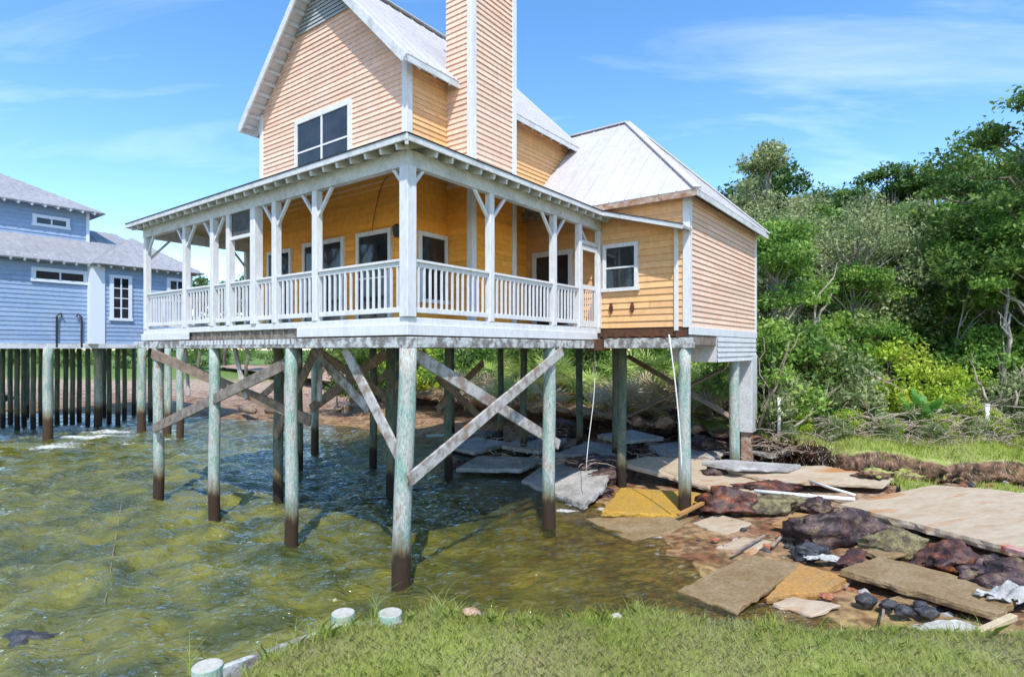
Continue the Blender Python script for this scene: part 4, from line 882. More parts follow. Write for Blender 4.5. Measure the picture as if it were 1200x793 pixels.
for i, (px, py, s, m, lab) in enumerate(((838, 632, .1, 'brick', 'red brick scrap left of the wood lath'), (900, 640, .13, 'brick', 'largest brick scrap beside the brown slab'), (915, 628, .1, 'brick', 'brick scrap right under the dark rock'), (968, 698, .12, 'brick', 'orange brick piece below the orange wedge slab'), (880, 634, .09, 'rock', 'dark chip among brick scraps'), (925, 640, .1, 'stone', 'dark chip near black rounded rock'), (860, 612, .1, 'rock', 'dark chip below red brown rock'), (871, 620, .08, 'stone', 'dark chip on orange sand'))):
    rock(px, py, .15, s, s*.7, s*.45, M[m], lab, 40+i, 'brick_scrap' if m == 'brick' else 'pebble', 'rubble scraps on sand', 'rubble', sub=2, amp=.5)
rr6 = random.Random(77)
clod = rock(1025, 556, .75, .42, .3, .22, soil, 'brown turf clod fallen at the left foot of the bank', 70, 'soil_clod', 'soil clods under the eroded bank', 'soil', sub=4, amp=.4, fr=2.2)
for i, (px, py, z, sc, lab) in enumerate(((1060, 560, .7, 1.2, 'large brown clod right of the leftmost one'), (1098, 556, .8, .9, 'brown clod in the middle of the bank foot'), (1132, 562, .7, 1.3, 'largest brown clod below the bank'), (1170, 560, .75, 1.0, 'brown clod nearest the right edge'), (1003, 545, .85, .8, 'small clod where the bank begins'), (1080, 545, 1.0, .8, 'clod stuck in the bank face at its middle'), (1150, 545, 1.0, .9, 'clod stuck in the bank face at its right'), (1195, 552, .9, 1.2, 'clod cut by the right edge'), (1040, 536, 1.1, .9, 'clod hanging near the bank rim at left'))):
    c = clod.copy(); col.objects.link(c); c.location = at(px, py, z-.12); c.rotation_euler = (rr6.uniform(-.4, .4), rr6.uniform(-.4, .4), i*1.3); c.scale = (sc*rr6.uniform(.8, 1.2), sc, sc*rr6.uniform(.7, 1.1)); c['label'] = lab
bits = [rock(850, 640, .1, .07, .05, .035, M[k], lb, 80+i, 'rubble_bit', 'small rubble bits strewn over the sand', 'rubble', sub=2, amp=.5) for i, (k, lb) in enumerate((('stone', 'small black bit strewn on the sand among the slabs'), ('brick', 'small brick red bit strewn on the sand among the slabs'), ('concgrey', 'small grey concrete bit strewn on the sand among the slabs')))]
for i in range(130):
    px = rr6.uniform(815, 1190); py = rr6.uniform(596, 722) if i % 3 else rr6.uniform(560, 640)
    p0 = at(px, py, .15); q = at(px, py, float(ground_h(np.array([p0.x]), np.array([p0.y]))[0])+.01)
    if land_d(np.array([q.x]), np.array([q.y]))[0] < .3: continue
    c = bits[(0, 2, 0, 1, 2)[i % 5]].copy(); col.objects.link(c); c.location = q; c.rotation_euler = (0, 0, i); k = rr6.uniform(.4, 1.5)**1.3; c.scale = (k, k*rr6.uniform(.6, 1.2), k)
def pipe(a, b, r, lab, name='pipe', m=None):
    mb = MB().tube([a, a.lerp(b, .5)+Vector((0, 0, -.01)), b], r, 10); return single(mb, name, m or M['plastic'], lab, 'pipe', smooth=True)
pipe(at(884, 575, .52), at(1002, 585, .56), .05, 'long white pipe lying across rocks to the largest slab')
pipe(at(948, 563, .62), at(1002, 580, .6), .035, 'thin white pipe slanting down under the flat slab')
pipe(at(500, 511, .25), at(573, 507, .3), .06, 'pale green white pipe floating behind the house', m=M['pilestub'])
pipe(at(1140, 574, .68), at(1215, 579, .68), .02, 'thin grey rod lying on grass behind the largest slab', m=M['trimgrey'])
p = at(913, 516, 1.25); mb = MB().tube([p, p+Vector((0, 0, 1.35))], .05, 10).tube([p+Vector((0, 0, .85)), p+Vector((.25, 0, .82))], .04, 8); single(mb, 'standpipe', M['plastic'], 'white standpipe with side branch at the brush edge', 'pipe', 'white marker pipes', smooth=True)
p = at(1157, 512, 1.35); mb = MB().tube([p, p+Vector((0, 0, 1.0))], .06, 10).tube([p+Vector((0, 0, .98)), p+Vector((0, 0, 1.03))], .07, 10); single(mb, 'standpipe', M['plastic'], 'short white post standing on turf among dead branches', 'post', 'white marker pipes', smooth=True)
# planks and cloth
mb = MB().bar(at(1146, 741, .5), at(1188, 722, .55), .09, .07); single(mb, 'wood_block', mat('fresh pine', (.66, .56, .38), (.55, .44, .28), 7), 'pale short wood block tilted on the turf edge', 'board', bevel=.006)
mb = MB().bar(at(795, 603, .25), at(826, 588, .4), .1, .06); single(mb, 'plank', M['concorange'], 'short yellowish plank leaning beside the pale piling', 'board')
mb = MB().bar(at(858, 648, .2), at(896, 627, .3), .05, .03); single(mb, 'wood_lath', M['drift'], 'thin pale lath on sand beside brown slab', 'board')
mb = MB().bar(at(930, 612, .35), at(905, 640, .2), .05, .03); single(mb, 'wood_lath', M['drift'], 'dark lath stub leaning on rocks', 'board')
st0 = None
for i in range(16):
    px, py = rr6.uniform(830, 1150), rr6.uniform(600, 715); a = rr6.uniform(0, 6.28); p = at(px, py, .2); p.z = max(.12, float(ground_h(np.array([p.x]), np.array([p.y]))[0])+.04)
    if land_d(np.array([p.x]), np.array([p.y]))[0] < .5: continue
    L = rr6.uniform(.25, .7); mb = MB().bar(p, p+Vector((math.cos(a)*L, math.sin(a)*L, rr6.uniform(.0, .12))), rr6.uniform(.02, .05), .02)
    single(mb, 'stick', M['drift'], 'thin splintered stick lying among the rubble on shore', 'stick', 'splintered sticks in the rubble')
def cloth(px, py, z, rx, ry, hh, lab, seed, name='cloth_scrap', m=None):
    p = at(px, py, z); n = 22; v = []; f = []
    for j in range(n):
        for i in range(n):
            s, t = i/(n-1)*2-1, j/(n-1)*2-1; q = Vector((s*2+seed, t*2, 0)); e = 1-.25*noise.noise(q*1.4)
            v.append((p.x+s*rx*e, p.y+t*ry*e, p.z+hh*(.5+.9*noise.noise(q*.75)+.25*noise.noise(q*1.9))*(1-.75*max(abs(s), abs(t))**2)))
    for j in range(n-1):
        for i in range(n-1):
            a = j*n+i; 
            if math.hypot((i-n/2)/n*2, (j-n/2)/n*2) < 1.02+.15*math.sin(i*j+seed): f.append((a, a+1, a+n+1, a+n))
    mb = MB().add(v, f); o = single(mb, name, m or M['rag'], lab, 'cloth', smooth=True); so = o.modifiers.new('t', 'SOLIDIFY'); so.thickness = .012; return o
cloth(1185, 700, .36, .45, .22, .3, 'crumpled white cloth hanging over slab at the right edge', 3)
cloth(1112, 738, .42, .4, .12, .12, 'white plastic sheet scrap lying behind the turf', 8)
cloth(965, 655, .24, .35, .12, .1, 'white foam scrap beside the orange wedge slab', 12)
mb = MB().bar(at(1178, 641, .72), at(1225, 655, .72), .2, .07); single(mb, 'board', mat('red painted board', (.5, .07, .04), (.6, .5, .45), 6), 'red and white board piece at the corner of largest slab', 'board')
rock(552, 717, 1.33, .09, .06, .04, mat('shell', (.62, .5, .42), (.40, .14, .07), 14, .6), 'pink and white shell lump on the turf edge', 60, 'shell', None, 'shell', sub=3)
rock(722, 722, 1.3, .06, .04, .03, M['stubtop'], 'small pale stone in the middle of the turf edge', 61, 'pebble', None, 'stone', sub=3)
rock(28, 752, -.12, .45, .3, .16, M['stone'], 'dark submerged rock at the left in the shallows', 62)
mb = MB().tube([at(x, y, .03) for x, y in ((142, 590), (137, 622), (131, 655), (127, 690), (122, 705))], .006, 5); single(mb, 'rope', M['drift'], 'thin pale line floating on the green water', 'rope')
for i, (a, b, z, lab) in enumerate((((283, 478), (300, 482), .5, 'low dark stump cluster on the far sand'), ((313, 481), (345, 480), .5, 'dark driftwood log lying on far beach'), ((0, 466), (14, 466), .9, 'brown log at far left beach'), ((395, 481), (412, 478), .5, 'brown board on far beach under the braces'))):
    mb = MB().tube([at(*a, z), at((a[0]+b[0])/2, (a[1]+b[1])/2, z+.1), at(*b, z)], [.2, .25, .15], 8); single(mb, 'log', M['browntim'], lab, 'log', smooth=True)

# ------------------------------------------------------------ vegetation
def fast_mesh(name, co, faces_n, m):
    """co: (k, n, 3) array, one n-gon per leaf"""
    k, n, _ = co.shape; me = bpy.data.meshes.new(name); me.vertices.add(k*n); me.vertices.foreach_set('co', co.reshape(-1).astype(np.float32))
    me.loops.add(k*n); me.loops.foreach_set('vertex_index', np.arange(k*n, dtype=np.int32)); me.polygons.add(k)
    me.polygons.foreach_set('loop_start', np.arange(0, k*n, n, dtype=np.int32)); me.polygons.foreach_set('loop_total', np.full(k, n, np.int32))
    me.update(calc_edges=True); me.materials.append(m); return me
def leaves(P, size, r, up=.3, asp=.5):
    k = len(P); a = r.normal(size=(k, 3)); a /= np.linalg.norm(a, axis=1)[:, None]
    nn = r.normal(size=(k, 3)); nn[:, 2] += up*3; b = np.cross(nn, a); b /= np.linalg.norm(b, axis=1)[:, None]+1e-9
    s = (size*r.uniform(.6, 1.4, k))[:, None]; c = np.cross(a, b)*s*.12
    return np.stack([P-a*s, P-b*s*asp+c, P+a*s, P+b*s*asp+c], 1)
def branch_pts(a, b, r, wob, n=5):
    a, b = Vector(a), Vector(b); L = (b-a).length; out = []
    for i in range(n+1):
        t = i/n; w = math.sin(t*math.pi)*wob*L; out.append(a.lerp(b, t)+Vector((r.uniform(-1, 1)*w, r.uniform(-1, 1)*w, r.uniform(-.5, 1)*w)))
    out[0] = a; out[-1] = b; return out
def tree_mesh(seed, h, cr, cb, ncl, clr, nleaf, lsize, leafm, barkm, tr=.16, flat=.55, lean=(0, 0), up=.3, asp=.5, bare=0):
    """trunk, limbs reaching each leaf clump, and the leaves of every clump"""
    r = random.Random(seed); nr = np.random.default_rng(seed); tb = MB()
    top = Vector((lean[0], lean[1], h*.82)); tp = branch_pts((0, 0, -.5), top, r, .04, 7)
    tb.tube(tp, [tr*(1.1-.85*i/7) for i in range(8)], 8)
    C_ = []
    for i in range(ncl):
        th = r.uniform(0, 2*math.pi); rad = cr*math.sqrt(r.random())*.95; f = r.random()
        z = cb+(h-cb)*(f**.8); env = math.sin(min(1, max(.12, (z-cb)/(h-cb)*.85+.15))*math.pi)**.6
        C_.append(Vector((lean[0]*z/h+math.cos(th)*rad*env, lean[1]*z/h+math.sin(th)*rad*env, z)))
    P = []
    for c in C_:
        t = min(1, max(.15, (c.z-cr*.35)/(h*.82)*.9)); k = t*7; i = int(min(6, k)); s = tp[i].lerp(tp[i+1], k-i)
        tb.tube(branch_pts(s, c, r, .08, 4), [tr*.34, tr*.26, tr*.2, tr*.13, tr*.05], 5, cap=False)
        rr3 = clr*r.uniform(.55, 1.35); n = int(nleaf/ncl*(rr3/clr)**2)
        q = nr.normal(size=(n, 3)); q /= np.linalg.norm(q, axis=1)[:, None]; q *= (nr.uniform(.25, 1, n)**.6)[:, None]
        q *= 1+.35*np.sin(q[:, [0]]*5+r.random()*6)*np.cos(q[:, [1]]*6)
        q = q*rr3*np.array([1, 1, flat]); q[:, 2] = np.where(q[:, 2] < 0, q[:, 2]*.6, q[:, 2])
        P.append(q+np.array(c))
    P = np.concatenate(P); return tb, fast_mesh('crown', leaves(P, lsize, nr, up, asp), 4, leafm), barkm
def plant_tree(args, loc, rz, label, cat='tree', name='tree', group=None, scale=1):
    tb, cm, bk = args if not isinstance(args, dict) else (args['tb'], args['cm'], args['bk'])
    root = empty(name, (0, 0, 0), label, cat, group)
    t = tb.build('trunk', bk, root, 0, True) if not isinstance(tb, bpy.types.Mesh) else None
    c = bpy.data.objects.new('crown', cm); link(c, root)
    root.location = loc; root.rotation_euler = (0, 0, rz); root.scale = (scale,)*3
    KIDS[root.name] = [t, c]
    return root
def again(src, loc, rz, label, scale=1, sz=None):
    c = copy_tree(src); c.location = loc; c.rotation_euler = (0, 0, rz); c.scale = (scale, scale, sz or scale); c['label'] = label; return c
def gz_at(x, y):
    """rough ground level of the wooded plateau"""
    return 1.45
GT = 'trees of the wood on the right'
def T(px, Y): return atY(px, Y, 1.3)
tall = plant_tree(tree_mesh(1, 14.5, 3.6, 5.5, 50, 1.05, 14000, .13, L_['dark'], M['bark'], .26), T(905, 37), 0, 'tall dark tree with ragged top behind the house roof corner', group=GT)
pine1 = plant_tree(tree_mesh(2, 14.0, 3.9, 9.0, 34, 1.1, 12000, .12, L_['pine'], M['bark'], .2, flat=.4), T(1045, 36), 0, 'umbrella topped pine in the middle of the skyline', 'pine', 'pine_tree', GT)
thin = plant_tree(tree_mesh(3, 14, 2.6, 5, 30, .8, 6500, .11, L_['grey'], M['palebark'], .18), T(900, 32), 0, 'thin tree with sparse crown left of the skyline dip', group=GT)
oakr = plant_tree(tree_mesh(4, 13.0, 4.3, 4.4, 84, .95, 26000, .10, L_['oak'], M['bark'], .3), T(1243, 21.5), 0, 'big dark oak reaching in high at the right edge', 'oak', 'oak_tree', GT)
greyt = plant_tree(tree_mesh(5, 9.5, 3.9, 2.2, 70, .9, 22000, .075, L_['grey'], M['palebark'], .17, flat=.8), T(1003, 26), 0, 'broad greyish green tree filling the middle of the wood', group=GT)
brt = plant_tree(tree_mesh(6, 8.0, 3.2, 2.2, 48, .85, 15000, .09, L_['bright'], M['palebark'], .15), T(1165, 23.5), 0, 'bright green tree with pale forked trunk near the right edge', group=GT)
again(tall, T(965, 43), 1.0, 'dark round topped tree left of the skyline pines', 1.0)
again(pine1, T(990, 45), 2.0, 'pine with small flat crown left on the skyline', 1.02)
again(pine1, T(1095, 37), 3.1, 'pine just right of the umbrella topped one', .98)
again(tall, T(1140, 40), 2.4, 'tall dark tree between pines and the right edge', 1.1)
again(greyt, T(890, 33), 2.9, 'light green broad tree rising by the roof corner', 1.25)
again(pine1, T(1150, 47), 4.2, 'far pine showing over the tall dark tree', 1.02)
again(tall, T(1200, 36), 4.0, 'dark tree behind the big right edge oak', 1.0)
again(brt, T(1000, 24.5), 2.6, 'light green young tree in front of the broad greyish tree', .78)
again(brt, T(1180, 27.5), .9, 'bright tree behind the pale forked trunk', 1.3)
again(brt, T(1060, 33), 1.9, 'bright tree under the umbrella topped pine', 1.35)
again(brt, T(1225, 20.5), 4.4, 'bright leafy tree cut by the right edge', .95)
again(brt, T(950, 32), 5.2, 'bright tree left behind the greyish trees', 1.3)
again(thin, T(868, 40), 2.2, 'thin tree rising just behind the roof tip', .92)
again(tall, T(850, 45), 5.1, 'dark tree mostly hidden behind the room roof', .98)
again(greyt, T(930, 29), 2.0, 'greyish tree standing right beside the house wall', 1.0)
again(greyt, T(1085, 31), 4.4, 'greyish tree behind the bright forked tree', 1.12)
again(tall, T(1020, 35), .5, 'dark tree directly behind the broad greyish tree', .78)
again(tall, T(1100, 34), 3.6, 'dark tree in the gap under the skyline pines', .72)
again(brt, T(905, 22.5), 1.3, 'vine covered bright tree against the house corner', .95)
again(brt, T(1045, 28), 3.3, 'bright tree low behind the broad greyish tree', 1.0)
again(brt, T(1105, 26), 5.0, 'light green tree left of the pale forked trunk', .82)
again(oakr, T(1250, 27), 2.0, 'second oak further back at the right edge', 1.0)
for i, (px, Y, s) in enumerate(((790, 40, .85), (730, 44, .8), (660, 46, .62), (600, 50, .55), (545, 55, .5), (480, 60, .5), (420, 66, .46))):
    again(tall if i % 2 else greyt, T(px, Y), i*1.3, ['tree hidden behind the house and seen only below its floor', 'tree hidden behind the house and seen only below its floor'][i % 2], s)['group'] = 'trees seen under the house floor'
# distant trees seen through the porch and behind the blue house
for (px, Y, s, lab) in ((289, 60, .72, 'far dark tree seen through the left end of the porch'), (233, 72, .8, 'far tree low between the blue house and the porch posts'), (262, 75, .78, 'far tree seen behind the porch railing')):
    again(tall, T(px, Y), px, lab, s)['group'] = 'far trees behind the houses'
# shrubs
def shrub(seed, h, r_, leafm, n, ls, lab, loc, grp, flat=.8, name='shrub', up=.3, asp=.5):
    return plant_tree(tree_mesh(seed, h, r_, .25, max(8, int(n/220)), r_*.42, n, ls, leafm, M['drift'], .045, flat=flat, up=up, asp=asp), loc, 0, lab, 'shrub', name, grp)
GS = 'shrubs at the foot of the wood'
sA = shrub(31, 3.4, 1.7, L_['bright'], 5200, .085, 'bright green shrub tangled with vines beside the house wall', T(905, 19.5), GS)
sB = shrub(32, 3.0, 1.6, L_['yellow'], 4200, .085, 'yellow green shrub in the middle of the wood edge', T(1040, 22.5), GS)
sC = shrub(33, 3.2, 1.8, L_['oak'], 5000, .09, 'dark green shrub right of the standpipe', T(945, 20.5), GS)
sD = shrub(34, 2.6, 1.7, L_['grey'], 4200, .08, 'greyish shrub behind the dead branches', T(985, 20), GS)
lst = [(sC, 880, 22, 'dark shrub directly behind the boxed column', 1.1), (sA, 985, 24, 'tall bright shrub left of the yellow green one', 1.15), (sC, 1080, 25, 'dark shrub behind the broad leaved plant', 1.2),
       (sB, 1115, 20.5, 'yellow green shrub right of the broad leaved plant', .7), (sA, 1145, 22, 'bright shrub at the foot of the forked tree', .95), (sC, 1180, 23, 'dark shrub at the right edge of the wood', 1.1), (sD, 1190, 18.5, 'greyish low shrub behind the short white post', .7),
       (sD, 925, 18.8, 'greyish scrub right beside the standpipe', .7), (sC, 1015, 26, 'dark shrub deep in the middle of the wood', 1.3), (sB, 960, 22, 'yellow green shrub left in the wood', .9), (sA, 1225, 22, 'bright shrub cut by the right edge', 1.1),
       (sC, 1050, 31, 'dark undergrowth in the deepest shade', 1.5), (sC, 1130, 31, 'dark undergrowth behind the bright shrubs', 1.5), (sC, 960, 31, 'dark undergrowth behind the greyish tree', 1.5), (sB, 1120, 18.9, 'low yellow bush right of the broad leaved plant', .42), (sC, 1210, 30, 'dark undergrowth at far right', 1.6)]
for i, (s, px, Y, lab, sc) in enumerate(lst): again(s, T(px, Y), i*1.7, lab, sc)
for i in range(17):
    px = 395+i*30; Y = 34+((i*7) % 5)*1.8-(px-395)*.012; again((sC, sA, sC, sB)[i % 4], atY(px, Y, 1.3), i*2.1, ('dark', 'bright', 'dark', 'yellow green')[i % 4]+' bush seen between the pilings below the house floor', 1.25)['group'] = 'bushes seen under the house'
for i in range(16):
    px = -40+i*30; again((sC, sA)[i % 2], atY(px, 78+(i % 3)*9, 1.3), i*1.1, ('dark', 'bright')[i % 2]+' far bush on the meadow behind the pilings', 1.25)['group'] = 'bushes on the far meadow'
for i in range(22):
    px = 925+i*14; src, nm = ((sD, 'greyish'), (sA, 'bright green'), (sC, 'dark green'), (sB, 'yellow green'))[(i*3) % 4]
    again(src, atY(px, 17.7+(i*5 % 4)*.35, 1.28), i*1.9, nm+' small weed bush among the dead branches', .2+.05*(i % 3))['group'] = 'small bushes among the dead branches'
# palmettos
def palmetto(seed, leafm, nf=11, R_=1.0, name='palmetto', wide=1.0):
    r = np.random.default_rng(seed); stems = MB(); polys = []
    for k in range(nf):
        th = 2*math.pi*k/nf+r.uniform(-.3, .3); el = r.uniform(.25, 1.3); L = R_*r.uniform(.6, 1.0)
        d = np.array([math.cos(th)*math.cos(el), math.sin(th)*math.cos(el), math.sin(el)]); tip = d*L
        stems.tube([(0, 0, 0), tuple(tip*.5+np.array([0, 0, .05])), tuple(tip)], .014, 4)
        side = np.cross(d, [0, 0, 1]); side /= np.linalg.norm(side)+1e-9; nrm = np.cross(side, d)
        for j in range(15):
            a = (j/14-.5)*3.6; dr = d*math.cos(a)+side*math.sin(a); dr = dr+nrm*r.uniform(-.15, .15)-np.array([0, 0, .25]); dr /= np.linalg.norm(dr)
            l2 = .62*R_*r.uniform(.8, 1.1); w = np.cross(dr, nrm)*.030*wide
            polys.append(np.stack([tip, tip+dr*l2*.5+w, tip+dr*l2, tip+dr*l2*.5-w]))
    return stems, fast_mesh('fronds', np.array(polys), 4, leafm)
def plant_pal(a, loc, label, cat, grp, name):
    root = empty(name, (0, 0, 0), label, cat, grp); s = a[0].build('stem', M['drift'], root); c = bpy.data.objects.new('fronds', a[1]); link(c, root); KIDS[root.name] = [s, c]; root.location = loc; return root
GP = 'palmettos behind the pilings'
pg = plant_pal(palmetto(1, L_['palmetto'], 14, 1.25), atY(600, 27.5, 1.4), 'green palmetto clump with fan fronds behind the pilings', 'palmetto', GP, 'palmetto')
pb = plant_pal(palmetto(2, L_['deadfrond'], 14, 1.15), atY(640, 27, 1.2), 'dry brown palmetto clump with drooping fronds behind the pilings', 'palmetto', GP, 'palmetto')
rr4 = random.Random(5)
for i in range(44):
    px = 530+rr4.random()*340; x = atY(px, 1).x; t = (px-530)/340; Y = 31.5-9.5*t+rr4.uniform(-1.0, 2.6); src = pg if i % 5 < 2 else pb
    again(src, atY(px, Y, rr4.uniform(1.3, 2.5) if src is pg else rr4.uniform(1.0, 1.6)), rr4.uniform(0, 6), src['label'], rr4.uniform(.8, 1.3))
# broad leaved plant
polys = []; r = np.random.default_rng(4); st = MB()
for k in range(17):
    th = 2*math.pi*k/17+r.uniform(-.2, .2); el = r.uniform(.6, 1.3); d = np.array([math.cos(th)*math.cos(el), math.sin(th)*math.cos(el), math.sin(el)]); side = np.cross(d, [0, 0, 1]); side /= np.linalg.norm(side); L = r.uniform(1.1, 1.6)
    st.tube([(0, 0, 0), tuple(d*.35)], .02, 5)
    for i in range(6):
        a0, a1 = i/6, (i+1)/6; f = lambda t: d*(.3+L*t)+np.array([0, 0, -.4*t*t]); w0, w1 = .12*math.sin(math.pi*(a0*.9+.05)), .12*math.sin(math.pi*(a1*.9+.05)) if i < 5 else .01
        polys.append(np.stack([f(a0)-side*w0, f(a0)+side*w0, f(a1)+side*w1, f(a1)-side*w1]))
plant_pal((st, fast_mesh('leaves', np.array(polys), 4, L_['emerald'])), atY(1085, 19.0, 1.45), 'broad leaved emerald plant in front of the wood', 'plant', None, 'broadleaf_plant')
# dead branches and brush
def dead(a, b, r0, lab, seed, forks=4, m=None, grp='dead branches along the wood edge'):
    r = random.Random(seed); a, b = Vector(a), Vector(b); pts = branch_pts(a, b, r, .06, 7); mb = MB().tube(pts, [r0*(1-.8*i/7) for i in range(8)], 7)
    for k in range(forks):
        i = r.randint(1, 6); L = (b-a).length*r.uniform(.2, .45); d = (b-a).normalized()+Vector((r.uniform(-.7, .7), r.uniform(-.5, .5), r.uniform(-.2, .8))); q = pts[i]+d.normalized()*L
        mb.tube(branch_pts(pts[i], q, r, .1, 4), [r0*.45, r0*.35, r0*.25, r0*.18, r0*.08], 5)
    return single(mb, 'dead_branch', m or M['drift'], lab, 'branch', grp, smooth=True, loc=a)
dl = [((1000, 486, 1.9), (1120, 510, 1.5), .055, 'long pale dead branch curving down across the middle of the brush', 1), ((1030, 490, 1.9), (1165, 478, 2.2), .05, 'dead branch lying level left of the short white post', 2),
      ((1080, 480, 2.0), (1215, 478, 2.3), .05, 'dead branch crossing behind the short white post', 3), ((1157, 470, 2.3), (1135, 420, 3.4), .04, 'upright bare stick left above the white post', 4),
      ((1190, 475, 2.0), (1200, 425, 3.4), .04, 'upright bare stick at the right edge', 5), ((890, 500, 1.6), (925, 400, 4.4), .05, 'bare leaning stem behind the standpipe', 6),
      ((1010, 430, 3.0), (1060, 460, 2.3), .05, 'dead limb sloping in front of the yellow shrub', 7), ((930, 500, 1.5), (980, 455, 2.8), .04, 'tangled grey branch right of the standpipe', 8), ((960, 515, 1.35), (1020, 500, 1.6), .05, 'brush branch on sand edge', 9),
      ((1110, 505, 1.5), (1180, 495, 1.7), .035, 'thin twig bundle in front of the white post', 10), ((900, 505, 1.4), (895, 395, 4.6), .045, 'bare stem nearest the house wall', 11), ((1030, 500, 1.5), (1010, 470, 2.1), .04, 'short broken branch left in the brush', 12)]
for (a, b, r0, lab, s) in dl:
    A = atY(a[0], 17.6+(s % 4)*.45, a[2]-.35); Bv = atY(b[0], 17.6+(s % 3)*.6, b[2]-.25)
    A.z = EYE-(a[1]-409)/675*A.y; Bv.z = EYE-(b[1]-409)/675*Bv.y; dead(A, Bv, r0, lab, s)
# pale trunks standing in the wood
for (px, y0, y1, Y, r0, lab, s) in ((1167, 470, 330, 20.5, .13, 'pale forked bare trunk at the right of the wood', 21), (940, 480, 340, 21, .12, 'vine wrapped pale trunk near the house', 22), (1115, 440, 345, 22.5, .07, 'slanting pale trunk in the dark gap', 23), (1074, 420, 372, 26, .12, 'grey trunk standing in the dark gap', 24)):
    A = atY(px, Y, 1.2); Bv = atY(px+14, Y+.3, EYE+(409-y1)/675*Y); dead(A, Bv, r0, lab, s, forks=7, m=M['palebark'], grp='bare trunks in the wood')
# brush litter (uncountable)
r = random.Random(9); mb = MB()
for i in range(620):
    t = r.random(); px = 885+t*330+20*math.sin(t*40); Y = r.uniform(17.2, 18.9)-(px-885)*.002; p = atY(px, Y, 1.3); 
    if px < 950: p = atY(px, r.uniform(16.8, 19), 1.0)
    z = p.z+r.random()**2*.9; a = r.uniform(0, 6.28); L = r.uniform(.2, .8); q = Vector((p.x+math.cos(a)*L, p.y+math.sin(a)*L*.6, max(1.1, z+r.uniform(-.3, .3)))); mb.tube([(p.x, p.y, z), (p.x*.5+q.x*.5, p.y*.5+q.y*.5, (z+q.z)/2+.05), q], [.014, .01, .005], 4, cap=False)
tag(mb.build('brush', M['drift'], None), 'tangle of dead twigs along the foot of the wood', 'brush', kind='stuff')
r = random.Random(19); mb = MB()
for i in range(260):
    px = r.uniform(560, 900); y = r.uniform(500, 545); z = .55+r.random()*.25; p = at(px, y, z); a = r.uniform(0, 6.28); L = r.uniform(.15, .6); q = p+Vector((math.cos(a)*L, math.sin(a)*L, r.uniform(-.1, .15))); mb.tube([p, p.lerp(q, .5)+Vector((0, 0, .04)), q], [.018, .014, .006], 4, cap=False)
tag(mb.build('brush', M['drift'], None), 'sticks and litter scattered on sand under the house', 'brush', kind='stuff')

# grass
def inside_edge(x, y, edge): return -sd_poly(x, y, edge)
from mathutils.bvhtree import BVHTree
BANKS = []
def turf_z(X, Y, Z, obs):
    out = np.array(Z, float); v = []; f = []
    for o in obs:
        k = len(v); v += [o.matrix_world @ q.co + o.location*0 for q in o.data.vertices]; f += [tuple(i+k for i in p.vertices) for p in o.data.polygons]
    bv = BVHTree.FromPolygons(v, f); dn = Vector((0, 0, -1))
    for i in range(len(X)):
        h = bv.ray_cast(Vector((X[i], Y[i], 4)), dn)
        if h[0] is not None: out[i] = h[0].z-.01
    return out
def blades(name, X0, Y0, Z0, hmean, w, m, seed, label, bend=.5, clump=1.4):
    r = np.random.default_rng(seed); k = len(X0); th = r.uniform(0, 2*math.pi, k); h = hmean*r.uniform(.45, 1.5, k)*(1+.35*vnoise(X0, Y0, clump*2, seed)); b = bend*h*r.uniform(.3, 1.4, k)
    ld = r.uniform(0, 2*math.pi, k); d = np.stack([np.cos(ld), np.sin(ld)], 1); s = np.stack([np.cos(th), np.sin(th)], 1)*w*r.uniform(.6, 1.3, k)[:, None]
    base = np.stack([X0, Y0], 1); z = Z0
    mk = lambda xy, zz: np.concatenate([xy, zz[:, None]], 1)
    p0 = mk(base-s, z); p1 = mk(base+s, z); p2 = mk(base+d*(b*.35)[:, None]+s*.7, z+h*.6); p3 = mk(base+d*b[:, None], z+h*.95); p4 = mk(base+d*(b*.35)[:, None]-s*.7, z+h*.6)
    me = fast_mesh(name, np.stack([p0, p1, p2, p3, p4], 1), 5, m); o = bpy.data.objects.new(name, me); link(o); return tag(o, label, 'grass', kind='stuff')
r = np.random.default_rng(2); N = 350000; gx = r.uniform(-3.4, 7.5, N); gy = r.uniform(3.2, 6.6, N); k = sd_poly(gx, gy, NEAR); k = -k if np.median(k[gy < 4]) > 0 else k
sdv = np.abs(sd_poly(gx, gy, NEAR)); inside = sd_poly(gx, gy, NEAR)*np.sign(sd_poly(np.array([2.0]), np.array([4.0]), NEAR)[0])
dens = .55+.45*vnoise(gx, gy, 2.2, 6, 3); keep = (inside > -.03) & (r.random(N) < np.clip(dens+.35, .6, 1)); gx, gy, ins = gx[keep], gy[keep], inside[keep]
gzz = turf_z(gx, gy, np.full(len(gx), 1.27), [bank_near]); sp_ = vnoise(gx, gy, 1.6, 77, 3); mg = (sp_+r.normal(0, .5, len(gx))) > .05
blades('grass', gx[mg], gy[mg], gzz[mg], .06, .003, L_['grassgreen'], 3, 'short green grass covering the near bank', .8)
blades('grass', gx[~mg], gy[~mg], gzz[~mg], .05, .0028, L_['grass'], 4, 'straw coloured dry grass patches in the near turf', 1.0)
# taller tufts along the rim
tx, ty = [], []
for i in range(60):
    j = random.randrange(0, len(NEAR)-2); a, b_ = Vector(NEAR[j]), Vector(NEAR[j+1]); p = a.lerp(b_, random.random())
    n_ = 60; tx += list(np.random.default_rng(i).normal(p.x, .07, n_)); ty += list(np.random.default_rng(i+99).normal(p.y-.06, .05, n_))
tx, ty = np.array(tx), np.array(ty); blades('grass', tx, ty, turf_z(tx, ty, np.full(len(tx), 1.22), [bank_near]), .13, .003, L_['grassgreen'], 8, 'longer grass fringe along the rim of the near bank', .9)
